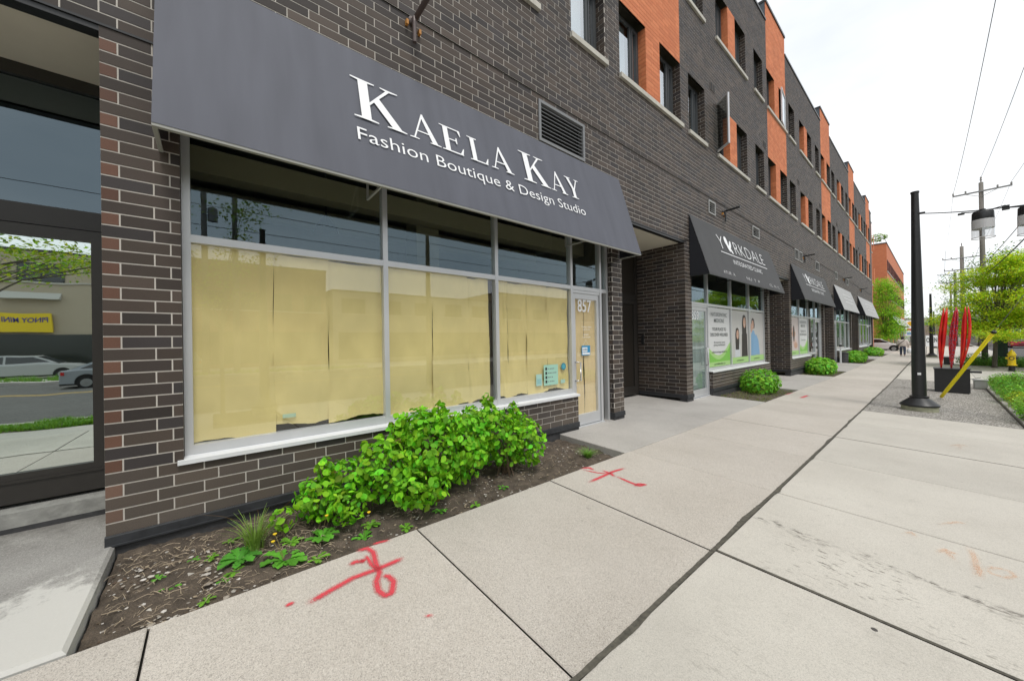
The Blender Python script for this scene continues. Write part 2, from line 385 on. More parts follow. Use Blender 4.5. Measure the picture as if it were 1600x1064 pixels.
# recess at the soldier ledge
rec = lambda v: .018 if 5.68 < v < 5.82 else 0.
g, mo = bricks([(Y0, Y1, .1, ROOF)], dh, (0, 0, 0), (0, 1, 0), (0, 0, 1), (1, 0, 0), edge_pal, recess=rec, off3=-.665)
mo_all = mo; parts = [g]
def side(y, x0, x1, z0, z1, ny, pal=dark_pal, bl=.3, dep=.007):
    # a wall return: plane y, from x0 (deep) to x1 (front), normal +-y
    eu = (-1, 0, 0) if ny > 0 else (1, 0, 0)
    r = (-x1, -x0, z0, z1) if ny > 0 else (x0, x1, z0, z1)
    return bricks([r], [], (0, y, 0), eu, (0, 0, 1), (0, ny, 0), pal, bl=bl, dep=dep)
for (a, b, d) in recs:
    for yy, ny in ((b, -1), (a, 1)):
        g3, m3 = side(yy, -d, -.003, .1, 4.2, ny); parts.append(g3); mo_all = join(mo_all, m3)
for (a, b), (c, d) in zip(bays, SB):
    for yy, ny in ((b, -1), (a, 1)):
        if yy < 60: g3, m3 = side(yy, -.1, -.003, .1, STT, ny, bl=.1); parts.append(g3); mo_all = join(mo_all, m3)
    for yy, ny, on in ((c, -1, c > a+.1), (d, 1, d < b-.1)):
        if on: g3, m3 = side(yy, -.1, -.003, .1, .6, ny, bl=.1); parts.append(g3); mo_all = join(mo_all, m3)
oparts = []; omo = MB()
JD = .2
for (y0, y1, z0, z1, lj, rj, fi, k) in wins:
    for yy, ny, cj in ((y1, -1, rj), (y0, 1, lj)):
        if ny == 1 and y0 > 12: continue
        g3, m3 = side(yy, -JD, -.003, z0, z1, ny, orange_pal if cj == 'o' else dark_pal, bl=.2)
        if cj == 'o': oparts.append(g3); omo = join(omo, m3)
        else: parts.append(g3); mo_all = join(mo_all, m3)
def cat(parts):
    parts = [p for p in parts if p is not None]; V = []; Fq = []; C = []; k = 0
    for v, f, c in parts: V.append(v); Fq.append(f+k); C.append(c); k += len(v)
    return np.concatenate(V), np.concatenate(Fq), np.concatenate(C)
V, Fq, C = cat(parts); wall = bigmesh('wall', V, Fq, M_brick, bld, C)
obj('mortar', mo_all, M_mort, wall)
g, m3 = bricks(oz+opiers, holes, (0, 0, 0), (0, 1, 0), (0, 0, 1), (1, 0, 0), orange_pal, mort=.008)
oparts.append(g); omo = join(omo, m3)
V, Fq, C = cat(oparts); ow_ = bigmesh('orange_wall', V, Fq, mat('orange brick', attr=True, rough=.8, fine=.1, fscale=60, noise=.08, nscale=.8, bump=.2, bscale=90), bld, C)
obj('mortar', omo, M_omort, ow_)
# core, floors, parapet
b = MB()
b.box(-12, -3.2, Y0, Y1, -.5, ROOF-.4)
for z in (4.25, 9.5): b.box(-3.2, -.4, Y0+.2, Y1-.2, z if z > 5 else 4.3, z+.35)
b.box(-3.2, -.1, Y0+.2, Y1-.2, ROOF-.7, ROOF-.5)
b.box(-12, -.02, Y1-.2, Y1-.005, -.5, ROOF-.1); b.box(-12, -.02, Y0, Y0+.2, -.5, ROOF-.1)
obj('floor_slabs', b, M_int, bld)
b = MB()
for i in range(len(strips)+1):
    a = Y0 if i == 0 else strips[i-1][1]; c = strips[i][0] if i < len(strips) else Y1
    if c <= a: continue
    b.box(-.35, .03, max(a, Y0)-(.02 if i else 0), min(c, Y1), ROOF, ROOF+.09)
    b.box(-.33, -.02, max(a, Y0), min(c, Y1), ROOF-.7, ROOF)
obj('parapet_cap', b, M_black, bld)
for (a, c) in strips:
    c = min(c, Y1)
    obj('parapet_cap', MB().box(-.9, .035, a-.02, c+.02, OROOF, OROOF+.1), M_black, bld)
    obj('parapet_return', MB().box(-.88, -.012, a+.004, c-.004, ROOF-.5, OROOF), mat('slate blue metal cladding', (.07, .085, .1), .5, noise=.08), bld)
# sills
pr = MB(); pr.box(-.16, .055, 0, 1, -.1, 0)
for (a, c, z) in sills:
    b = MB(); L_ = c-a; nseg = 2 if L_ > 2 else 1
    for i in range(nseg):
        b.box(-.16, .055, L_*i/nseg+(.004 if i else 0), L_*(i+1)/nseg, -.1, 0)
    obj('window_sill', b, M_sill, bld, at=(0, a, z))
# windows
def window_mesh(w_, h_, kind):
    f = MB(); t = .06
    for bx in ((0, t, 0, h_), (w_-t, w_, 0, h_), (t, w_-t, 0, t), (t, w_-t, h_-t, h_)): f.box(-.06, 0, bx[0], bx[1], bx[2], bx[3])
    if kind != 'open': 
        m = w_*.7
        f.box(-.055, -.003, m-.035, m+.035, t, h_-t)
        for bx in ((m+.035, m+.075, t, h_-t), (w_-t-.045, w_-t, t, h_-t), (m+.075, w_-t-.045, t, t+.045), (m+.075, w_-t-.045, h_-t-.045, h_-t)): f.box(-.045, .012, *bx)
    p = MB(); p.box(-.035, -.028, t, w_-t, t, h_-t)
    return f, p
protos = {}
opened = {(6.75+5.35, 0): .8, (6.75+PER+1.75, 1): 2}
for (y0, y1, z0, z1, lj, rj, fi, k) in wins:
    key = (round(y1-y0, 2)); op = [v for (a, f_), v in opened.items() if abs(a-y0) < .02 and f_ == fi]
    loc = Vector((-JD, y0, z0))-org(bld)
    if op:
        root = obj('window', window_mesh(y1-y0, z1-z0, 'open')[0], M_dframe, bld, at=(-JD, y0, z0))
        hs = Vector((-.17, y0+.08, z0+.05)) if op[0] == .8 else Vector((-.02, y1-.03, z0+.05))
        if op[0] == .8: e1 = Vector((.59, -.42, 0)).normalized(); wd = .74
        else: e1 = Vector((.10, -.99, 0)).normalized(); wd = .98
        n1 = e1.cross(Vector((0, 0, 1))); h_ = z1-z0-.1; s_ = MB(); s_p = MB(); up = Vector((0, 0, 1)); t = .05
        for (a0, a1, c0, c1) in ((0, t, 0, h_), (wd-t, wd, 0, h_), (t, wd-t, 0, t), (t, wd-t, h_-t, h_)):
            s_.obox(hs+e1*a0+up*c0-n1*.025, e1*(a1-a0), n1*.05, up*(c1-c0))
        s_p.obox(hs+e1*t+up*t-n1*.003, e1*(wd-2*t), n1*.006, up*(h_-2*t))
        sa = obj('open_sash', s_, M_alu, root); sa['label'] = 'pale window sash swung open'; 
        obj('pane', s_p, glass('sky pane', .8, 1.6, (.7, .75, .75)) if op[0] == 2 else glass('open pane', .15, 1.5, (.6, .62, .6)), root)
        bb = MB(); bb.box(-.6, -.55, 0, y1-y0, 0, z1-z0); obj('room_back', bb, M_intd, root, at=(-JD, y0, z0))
        continue
    if key not in protos:
        f, p = window_mesh(y1-y0, z1-z0, 'n')
        root = obj('window', f, M_dframe, bld, at=(-JD, y0, z0)); obj('pane', p, M_wglass, root, at=(-JD, y0, z0))
        bb = MB(); bb.box(-.16, -.13, .03, (y1-y0)*.67, .12, z1-z0-.02); obj('blind', bb, M_blind, root, at=(-JD, y0, z0))
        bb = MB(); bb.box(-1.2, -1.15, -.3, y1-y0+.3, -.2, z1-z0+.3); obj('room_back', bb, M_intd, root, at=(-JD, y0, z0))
        protos[key] = root
    else: dup(protos[key], loc, bld)
# small brick vents (pairs of dark slots)
bv = []
for k in range(-1, 4):
    for dz, dy in ((9.1, 4.82), (9.1, 6.62+3.3)):
        y = P0+PER*k+dy
        if y < 2: continue
        b = MB(); b.box(-.004, .012, 0, .15, 0, .24, 0); b.box(-.004, .012, .19, .34, 0, .24, 0); b.box(-.002, .016, .03, .12, .02, .22, 1); b.box(-.002, .016, .22, .31, .02, .22, 1)
        if not bv: bv.append(obj('brick_vent', b, [mat('vent brown', (.10, .085, .075), .6), mat('vent dark', (.012, .012, .012), .8)], bld, at=(0, y, dz)))
        else: dup(bv[0], Vector((0, y, dz))-org(bld), bld)
# louvred vents
for (a, c, z0, z1, nl) in vents:
    b = MB(); t = .05 if nl > 5 else .045
    for bx in ((a, a+t, z0, z1), (c-t, c, z0, z1), (a+t, c-t, z0, z0+t), (a+t, c-t, z1-t, z1)): b.box(-.1, .02, *bx)
    h_ = (z1-z0-2*t)/nl
    for i in range(nl):
        zz = z0+t+i*h_; dx_ = -.05 if nl > 5 else -.012; b.prism([(dx_, a+t, zz+h_*(.45 if nl > 5 else .2)), (.0, a+t, zz+.004), (.0, a+t, zz+.012), (dx_, a+t, zz+h_*(.45 if nl > 5 else .2)+.008)], (0, c-a-2*t, 0))
    o = obj('louvre_vent', b, mat('vent grey metal', (.20, .205, .21), .5) if nl > 5 else mat('vent light grey', (.30, .30, .29), .5), bld)
    bb = MB(); bb.box(-.16, -.11, a, c, z0, z1); obj('vent_back', bb, mat('vent dark', ), o)
# plinth, flashing
b = MB(); b2 = MB()
segs = [(Y0, -3.2), (-.665, 5.18), (6.31, 6.68), (9.65, 10.03), (11.36, 17.1), (20.1, 24.33), (27.7, 28.05), (30.8, 31.2), (32.6, 38.65), (42.2, 49.2), (52.9, 53.4)]
for (a, c) in segs:
    obj('foundation', MB().box(-.2, .002, a, c, -.7, .02), M_found, bld)
    b2 = MB(); b2.prism([(-.1, a-.004, .104), (.012, a-.004, .104), (.022, a-.004, .098), (.022, a-.004, .034), (.030, a-.004, .032), (.030, a-.004, .018), (-.1, a-.004, .018)], (0, c-a+.008, 0)); obj('base_flashing', b2, M_flash, bld)
for (a, c, d) in recs[1:]:
    obj('base_flashing', MB().box(-d, .018, c-.02, c-.0, .0, .1), M_flash, bld)
# lintels over recesses, shelf angles, soffits, side walls
b = MB(); bs = MB()
for i, (a, c, d) in enumerate(recs):
    b = MB(); c2_ = c+(.32 if i == 0 else .12); a2_ = a-.12 if i else a
    b.prism([(-.12, a2_, 4.213), (.008, a2_, 4.213), (.008, a2_, 4.195), (-.12, a2_, 4.195)], (0, c2_-a2_, 0)); obj('lintel', b, M_black, bld)
    obj('lintel', MB().box(-.12, -.006, a, c, 4.15, 4.194), M_black, bld)
    obj('soffit', MB().box(-d-.3, -.12, a-.05, c+.05, 4.17, 4.28), M_soffit, bld)
# ---- storefronts
def storefront(i, y0, y1, muls, sb, door, trz=2.6, interior=True, name='storefront', gl=None, gt=None, fm=None):
    """muls: mullion centres; door: (ya,yb) range of the door bay"""
    fm = fm or M_alu
    st = MB(); X0, X1, t = -.2, -.1, .06
    zb = .62
    c, d = sb
    def vert(y, z0, z1, w_=t): st.box(X0, X1, y-w_/2, y+w_/2, z0, z1)
    ends = [y0+t/2+.002, y1-t/2-.002]
    da, db = door if door else (None, None)
    for y in ends: vert(y, (gz(0, y)-.02) if door and (abs(y-da) < .4 or abs(y-db) < .4) else zb, STT)
    for y in muls: vert(y, (gz(0, y)-.02) if door and (abs(y-da) < .25 or abs(y-db) < .25) else zb, STT)
    ys = sorted(ends+list(muls))
    for a, q in zip(ys[:-1], ys[1:]):
        isd = door and a > da-.3 and q < db+.3
        st.box(X0+.005, X1-.004, a+t/2, q-t/2, trz-.035, trz+.035)
        st.box(X0+.005, X1-.004, a+t/2, q-t/2, STT-.06, STT)
        if not isd: st.box(X0+.005, X1-.004, a+t/2, q-t/2, zb, zb+.085)
    o = obj(name, st, fm, bld)
    for a, q in zip(ys[:-1], ys[1:]):
        isd = door and a > da-.3 and q < db+.3
        g_ = MB(); g_.box(-.155, -.149, a+t/2-.005, q-t/2+.005, trz+.03, STT-.05); obj('transom_pane', g_, gt or M_tglass, o)
        if not isd: g_ = MB(); g_.box(-.155, -.149, a+t/2-.005, q-t/2+.005, zb+.08, trz-.03); obj('pane', g_, gl or M_glass, o)
    l_ = MB(); l_.prism([(-.1, c-.04, .6), (.020, c-.04, .6), (.020, c-.04, .575), (.030, c-.04, .575), (.030, c-.04, .612), (-.1, c-.04, .622)], (0, d-c+.06, 0)); obj('window_ledge', l_, M_white, o)
    if door:
        ya, yb = da+t/2+.01, db-t/2-.01; zf = gz(0, ya)+.02; s = .075; dr = MB()
        for bx in ((ya, ya+s, zf, trz-.1), (yb-s, yb, zf, trz-.1), (ya+s, yb-s, zf, zf+.2), (ya+s, yb-s, trz-.2, trz-.1)): dr.box(-.185, -.125, *bx)
        dd = obj('door', dr, fm, o)
        g_ = MB(); g_.box(-.158, -.152, ya+s-.005, yb-s+.005, zf+.19, trz-.19); obj('door_glass', g_, gl or M_glass, dd)
        fr = MB(); fr.box(-.19, -.11, da, db, trz-.095, trz-.04); obj('door_frame', fr, fm, o); obj('threshold', MB().box(-.22, -.06, da-.03, db+.03, zf-.12, zf-.012), fm, o)
        return o, dd, (ya, yb, zf)
    return o, None, None
def interior(y0, y1, depth=3.0, colr=None):
    b = MB(); x0, x1 = -depth, -.2; z0, z1 = -.1, 4.1; y0 -= .05; y1 += .05
    b.face([(x0, y0, z0), (x0, y1, z0), (x0, y1, z1), (x0, y0, z1)]); b.face([(x0, y0, z0), (x1, y0, z0), (x1, y1, z0), (x0, y1, z0)])
    b.face([(x0, y0, z1), (x0, y1, z1), (x1, y1, z1), (x1, y0, z1)]); b.face([(x0, y0, z0), (x0, y0, z1), (x1, y0, z1), (x1, y0, z0)]); b.face([(x0, y1, z0), (x1, y1, z0), (x1, y1, z1), (x0, y1, z1)])
    return obj('interior_wall', b, colr or M_int, bld)
def handle(parent, x, y, z0, z1, r=.012, out=.06, wide=0):
    b = MB()
    if wide: b.tube([(x, y, z0), (x+out, y, z0), (x+out, y+wide, z0), (x+out, y+wide, z1), (x+out, y, z1), (x, y, z1)], r, 8)
    else: b.tube([(x, y, z0), (x+out, y, z0), (x+out, y, z1), (x, y, z1)], r, 8)
    return obj('handle', b, mat('chromed handle', (.62, .62, .62), .25, .9), parent, smooth=True)
s0, d0, dd0 = storefront(0, -.2, 6.31, [1.66, 3.40, 5.17, 6.06], SB[0], (5.17, 6.06))
handle(d0, -.125, 5.255, .84, 1.19, .014, .06, .09)
s1, d1, dd1 = storefront(1, 10.03, 16.8, [10.17, 11.36, 13.25, 15.02], SB[1], (10.17, 11.36))
handle(d1, -.125, 11.2, .8, 1.3, .016)
s2, d2, dd2 = storefront(2, 20.45, 27.7, [22.4, 24.33, 26.0, 27.4], SB[2], (26.0, 27.4))
s3, d3, dd3 = storefront(3, 31.2, 38.3, [31.35, 32.6, 34.5, 36.4], SB[3], (31.35, 32.6), gl=glass('pale glass', .12, 1.6, (.75, .8, .78)))
s4, d4, dd4 = storefront(4, 42.6, 52.9, [44.7, 46.8, 49.1, 51.0], SB[4], (49.1, 51.0), gl=glass('pale glass'))
for (a, c) in bays: interior(a, c)
b = MB(); b.box(-.95, -.7, -.2, 6.3, 3.45, 3.72); b.box(-2.4, -2.2, -.2, 6.3, 3.5, 3.8); obj('ceiling_beam', b, mat('cream beam', (.26, .24, .15), .8), bld)
b = MB(); b.box(-1.5, -1.1, 2.55, 2.95, 0, 4.05); obj('interior_column', b, mat('cream beam'), bld)
b = MB(); b.tube([(-1.0, 1.2, 4.1), (-1.0, 1.2, 3.35)], .01); b.lathe((-1.0, 1.2, 3.1), [(.02, .25), (.14, .08), (.16, 0)], 14); obj('pendant_lamp', b, M_black, bld)
# left doorway (dark, mirror glass)
b = MB(); XD = -.95
b.box(XD-.08, XD, -.80, -.665, .22, 4.18); b.box(XD-.08, XD, -3.2, -3.06, .22, 4.18); b.box(XD-.08, XD, -2.05, -1.95, .22, 2.82)
b.box(XD-.075, XD-.002, -3.06, -.80, 2.74, 2.92); b.box(XD-.075, XD-.002, -3.06, -.80, 4.06, 4.18)
ed = obj('entrance_frame', b, M_bframe, bld)
b = MB(); b.box(XD-.05, XD-.04, -3.06, -.80, 2.92, 4.06); obj('transom_pane', b, glass('blue transom glass', .13, 1.6, (.3, .33, .33), wav=.02, gtint=(.72, .90, 1)), ed)
for (a, c) in ((-3.05, -2.06), (-1.94, -.81)):
    b = MB(); s = .07
    for bx in ((a, a+s, .26, 2.73), (c-s, c, .26, 2.73), (a+s, c-s, .26, .52), (a+s, c-s, 2.63, 2.73)): b.box(XD-.06, XD+.012, *bx)
    b.box(XD-.02, XD+.025, a, c, .44, .46)
    dr = obj('door', b, M_bframe, bld); b = MB(); b.box(XD-.03, XD-.022, a+s, c-s, .52, 2.63); obj('door_glass', b, M_mglass, dr)
b = MB(); b.box(XD-1.5, XD-1.4, -3.3, -.6, 0, 4.2); b.box(XD-1.5, XD-.09, -3.3, -3.2, 0, 4.2); b.box(XD-1.5, XD-.09, -.66, -.6, 0, 4.2); obj('lobby_wall', b, M_intd, bld)
b = MB(); b.box(XD-.1, XD+.18, -3.2, -.667, .10, .225); obj('door_step', b, mat('worn concrete step', (.30, .30, .28), .8, noise=.3, nscale=9, bump=.5), bld)
b = MB(); b.box(XD-.1, XD+.185, -3.2, -.668, -.1, .10); obj('step_riser', b, M_found, bld)
# middle recess doors
b = MB(); XR = -1.4
b.box(XR-.05, XR+.02, 6.68, 6.78, 0, 4.17); b.box(XR-.05, XR+.02, 9.5, 9.6, 0, 4.17); b.box(XR-.05, XR+.015, 6.78, 9.5, 2.75, 2.9); b.box(XR-.05, XR+.015, 6.78, 9.5, 4.05, 4.17); b.box(XR-.05, XR+.02, 8.1, 8.2, 0, 2.75)
fr = obj('entrance_frame', b, M_bframe, bld)
b = MB(); b.box(XR-.04, XR-.02, 6.78, 9.5, 2.9, 4.05); obj('transom_pane', b, mat('dark brown panel', (.026, .022, .018), .35), fr)
for (a, c) in ((6.79, 8.09), (8.21, 9.49)):
    b = MB()
    for bx in ((a, a+.1, .02, 2.74), (c-.1, c, .02, 2.74), (a+.1, c-.1, .02, .25), (a+.1, c-.1, 2.62, 2.74)): b.box(XR-.04, XR+.03, *bx)
    dr = obj('door', b, M_bframe, bld); b = MB(); b.box(XR-.02, XR-.012, a+.1, c-.1, .25, 2.62); obj('door_panel', b, mat('dark brown panel', (.026, .022, .018), .35), dr)
b = MB(); b.box(XR-.2, XR-.15, 6.6, 9.7, -.1, 4.2); obj('lobby_wall', b, M_intd, bld)
b = MB(); b.box(-1.28, -1.2, 9.62, 9.648, 1.45, 1.72); b.box(-1.27, -1.21, 9.6, 9.62, 1.52, 1.66); obj('intercom', b, M_black, bld)
for (a, c, d) in recs[2:]:
    b = MB(); b.box(-d-.05, -d, a, c, -.2, 4.2); obj('entrance_door', b, M_bframe, bld)
# white post and bin by bay four's door are separate things below
# ------------------------------------------------------------------ awnings
AX, AZ, AT = .51, 3.30, 4.97
def awning(y0, y1, label, front, sidem, trim, zt=AT, zb=AZ, wide=AX):
    t = thing('awning', label, 'awning', (0, (y0+y1)/2, zb), 'shop awnings along the brick facade')
    b = MB(); nseg = 24; K = 6; V_ = []; Fc = []
    for i in range(nseg+1):
        for j in range(K+1):
            s = j/K; y = y0+(y1-y0)*i/nseg
            sag = .010*math.sin(math.pi*s)*(abs(math.sin(i*math.pi/8)))+.0025*math.sin(i*1.7+j*1.1)*math.sin(math.pi*s)
            V_.append((.02+(wide-.02)*s-sag*.95, y, zt-(zt-zb)*s-sag*.3))
    for i in range(nseg):
        for j in range(K): a = i*(K+1)+j; Fc.append((a, a+K+1, a+K+2, a+1))
    n0 = len(V_); V_ += [(p[0]-.006, p[1], p[2]-.002) for p in V_]; Fc += [tuple(n0+q for q in f[::-1]) for f in Fc]
    b.raw(V_, Fc); obj('canopy', b, front, t, smooth=True)
    for yy, s in ((y0, 1), (y1, -1)):
        b = MB(); b.prism([(.01, yy, zt-.02), (wide-.012, yy, zb+.004), (.01, yy, zb+.004)], (0, .006*s, 0)); obj('side_panel', b, sidem, t)
    b = MB(); r = .018
    b.box(wide-.045, wide-.004, y0, y1, zb-.022, zb+.0)
    b.box(.02, wide-.045, y0, y0+.03, zb-.02, zb+.003); b.box(.02, wide-.045, y1-.03, y1, zb-.02, zb+.003)
    obj('frame', b, trim, t)
    n = max(2, int((y1-y0)/3))
    for i in range(1, n+1):
        y = y0+(y1-y0)*(i-.5)/n; b = MB(); b.obox((.02, y, zb-.02), (wide-.07, 0, 0), (0, .022, 0), (0, 0, .022)); b.obox((.02, y, zb), (0, 0, .4), (.022, 0, 0), (0, .022, 0)); b.tube([(.03, y+.01, zb+.32), (wide-.12, y+.01, zb)], .009, 6)
        obj('bracket', b, trim, t)
    return t
M_aw0 = mat('faded slate grey canvas', (.092, .097, .120), .72, noise=.13, nscale=1.6, fine=.04, fscale=500, bump=.10, bscale=400, stretch=(.5, 3.4, .5))
M_aw1 = mat('charcoal canvas', (.052, .052, .054), .7, noise=.10, nscale=3, bump=.1, bscale=400)
M_aws = mat('black canvas side', (.012, .013, .018), .8)
M_aw3 = mat('glare-pale grey canvas', (.40, .40, .40), .6, noise=.1, nscale=3)  # glare on the far awning fronts is put into this base colour
M_trim = mat('galvanised awning frame', (.34, .34, .31), .5, .2)
M_sign = mat('white vinyl lettering', (.86, .87, .88), .5)
aw0 = awning(-.33, 6.59, 'large slate grey awning with white shop name over the papered windows', M_aw0, M_aws, M_trim)
SL = math.hypot(AX-.02, AT-AZ); sv = Vector((AX-.02, 0, AZ-AT)).normalized(); sn = Vector((AT-AZ, 0, AX-.02)).normalized()
def aw(y, s, off=.006): return Vector((.02, y, AT))+sv*s+sn*off
def serif(letter, y, w_, top, base, mb):
    """letter polygons in unit space (x 0..1 right, y 0..1 up)"""
    H = base-top; P = []
    q = lambda *pts: P.append(pts)
    if letter == 'K':
        q((.15, .02), (.15, .98), (.35, .98), (.35, .02)); q((0, 1), (.5, 1), (.5, .975), (.35, .955), (.15, .955), (0, .975)); q((0, 0), (.5, 0), (.5, .025), (.35, .045), (.15, .045), (0, .025))
        q((.35, .40), (.35, .47), (.76, .975), (.84, .975)); q((.62, 1), (1.02, 1), (1.02, .98), (.86, .955), (.74, .955), (.62, .98))
        q((.44, .53), (.57, .66), (1.02, .03), (.80, .03)); q((.68, 0), (1.12, 0), (1.12, .022), (1.02, .042), (.80, .042), (.68, .022))
    if letter == 'A':
        q((.46, 1.02), (.52, 1.02), (.15, .02), (.10, .02)); q((.42, .93), (.50, 1.02), (.92, .02), (.73, .02)); q((.22, .30), (.245, .345), (.70, .345), (.72, .30))
        q((-.02, 0), (.28, 0), (.28, .03), (.16, .045), (.08, .045), (-.02, .03)); q((.64, 0), (1.02, 0), (1.02, .03), (.92, .045), (.72, .045), (.64, .03))
    if letter in 'EL':
        q((.14, .02), (.14, .98), (.36, .98), (.36, .02)); q((0, 1), (.5 if letter == 'L' else .9, 1), (.5 if letter == 'L' else .9, .96), (.3, .955), (.14, .955), (0, .975))
        q((0, 0), (.95, 0), (.93, .05), (.36, .05), (.14, .05), (0, .03)); q((.93, .03), (1.0, .28), (.965, .28), (.80, .04))
        if letter == 'E': q((.86, .99), (.92, .99), (.93, .76), (.90, .76), (.80, .96)); q((.36, .49), (.36, .53), (.70, .53), (.70, .49)); q((.68, .63), (.72, .63), (.72, .39), (.68, .39), (.64, .51))
    if letter == 'Y':
        q((.40, .02), (.40, .48), (.60, .48), (.60, .02)); q((.40, .46), (.58, .46), (.30, .98), (.10, .98)); q((.55, .50), (.60, .44), (.90, .98), (.83, .98))
        q((-.03, 1), (.42, 1), (.42, .975), (.3, .955), (.1, .955), (-.03, .975)); q((.7, 1), (1.03, 1), (1.03, .975), (.92, .955), (.8, .955), (.7, .975)); q((.25, 0), (.75, 0), (.75, .03), (.6, .045), (.4, .045), (.25, .03))
    for i, poly in enumerate(P):
        mb.face([aw(y+w_*px, base-H*py, .008+.0006*i) for px, py in poly[::-1]])
mb = MB()
for ch, y, w_, top in (('K', 1.20, .53, .40), ('A', 1.84, .40, .55), ('E', 2.27, .33, .56), ('L', 2.69, .31, .57), ('A', 3.05, .40, .55), ('K', 3.66, .52, .42), ('A', 4.27, .38, .55), ('Y', 4.68, .35, .55)):
    serif(ch, y, w_, top, .948, mb)
obj('lettering', mb, M_sign, aw0)
def awtext(t, s, y0, base, width, height, bold=0): return text(t, aw(y0, base, 0), (0, 1, 0), -sv, width, height, bold=bold, off=.007)
obj('lettering', awtext('Fashion Boutique & Design Studio', 0, 1.21, 1.25, 3.82, .165, bold=-.004), M_sign, aw0)
aw1 = awning(9.93, 17.1, 'charcoal awning with white clinic lettering, nearest of the two charcoal ones', M_aw1, M_aws, M_black)
def clinic(aw_, ya, yb):
    k = (yb-ya)/7.17; Y = lambda v: ya+(v-9.93)*k
    obj('lettering', awtext('Y', 0, Y(11.45), .76, .42*k, .47, -.02), M_sign, aw_); obj('lettering', awtext('RKDALE', 0, Y(12.75), .76, 3.0*k, .45, -.02), M_sign, aw_)
    mb = MB()     # leaf-like ornament in place of the O
    for j, (cy, cs, ra, rb, an) in enumerate(((12.15, .40, .13, .16, .3), (12.2, .58, .10, .2, -.4), (12.42, .5, .07, .2, .7), (12.38, .72, .06, .12, -.8))):
        mb.face([aw(Y(cy)+ra*math.cos(t)*math.cos(an)-rb*math.sin(t)*math.sin(an), cs+ra*math.cos(t)*math.sin(an)+rb*math.sin(t)*math.cos(an), .008+.001*j) for t in [2*math.pi*i/12 for i in range(12)][::-1]])
    obj('emblem', mb, M_sign, aw_)
    mb = MB(); mb.face([aw(Y(11.4), .89, .008), aw(Y(15.8), .89, .008), aw(Y(15.8), .865, .008), aw(Y(11.4), .865, .008)]); obj('underline', mb, M_sign, aw_)
    obj('lettering', awtext('INTEGRATED CLINIC', 0, Y(12.2), 1.18, 2.75*k, .15, -.008), M_sign, aw_)
    return Y
Yc = clinic(aw1, 9.93, 17.1)
for tx, y, w_ in (('ATUR  A', 11.0, .9), ('NU  T  P', 12.9, 1.3), ('CL  N  C', 15.3, 1.2)): obj('small_lettering', awtext(tx, 0, y, 1.62, w_, .10), mat('worn white lettering', (.5, .5, .5), .6), aw1)
aw2 = awning(20.4, 28.05, 'charcoal awning with white clinic lettering, farther of the two charcoal ones', M_aw1, M_aws, M_black); clinic(aw2, 20.4, 28.05)
for (a, c, lb) in ((31.1, 38.2, 'pale grey awning with black side, nearer of the two pale ones'), (42.1, 53.0, 'pale grey awning with black side at the far end of the facade')):
    t = awning(a, c, lb, M_aw3, M_aws, M_black); mid = a+(c-a)*.3
    mb = MB()
    for j in range(3): mb.face([aw(mid, .5+j*.28, .008), aw(mid+(c-a)*.5, .5+j*.28, .008), aw(mid+(c-a)*.5, .5+j*.28+.06, .008), aw(mid, .5+j*.28+.06, .008)][::-1])
    obj('faint_lettering', mb, mat('faint white print', (.62, .62, .62), .6), t)
# ------------------------------------------------------------------ wall lamps (pipe sconces)
M_pipe = mat('brown pipe', (.10, .075, .07), .45, .2)
for (y, z, m, lb) in ((2.02, 5.75, M_pipe, 'brown pipe sconce on the wall above the slate grey awning'), (12.38, 5.58, M_black, 'black pipe sconce above the nearest charcoal awning'), (22.9, 5.65, M_black, 'black pipe sconce above the farther charcoal awning'), (35.1, 5.75, M_black, 'black pipe sconce above the nearer pale awning'), (43.9, 5.7, M_black, 'black pipe sconce above the far end awning')):
    t = thing('wall_lamp', lb, 'wall lamp', (0, y, z), 'pipe sconces above the awnings')
    b = MB(); b.lathe((0.0, y, z-.02), [(.06, .0), (.06, .02), (.03, .04), (.03, .06)], 14, axis='x'); obj('wall_plate', b, m, t, smooth=False)
    b = MB(); b.tube([(.05, y-.01, z-.05), (.075, y-.01, z-.03), (.08, y-.01, z-.08), (.08, y-.01, z-.34)], [.022, .027, .026, .026], 12); obj('down_tube', b, m, t, smooth=False)
    b = MB(); b.tube([(.05, y+.02, z), (.48, y+.02, z+.02)], .034, 12); obj('arm', b, m, t, smooth=False)
    b = MB(); b.box(.002, .05, y-.1, y-.07, z-.12, z-.06); b.box(.002, .05, y+.07, y+.1, z-.16, z-.1); obj('clip', b, mat('amber clip', (.5, .22, .04), .5), t)
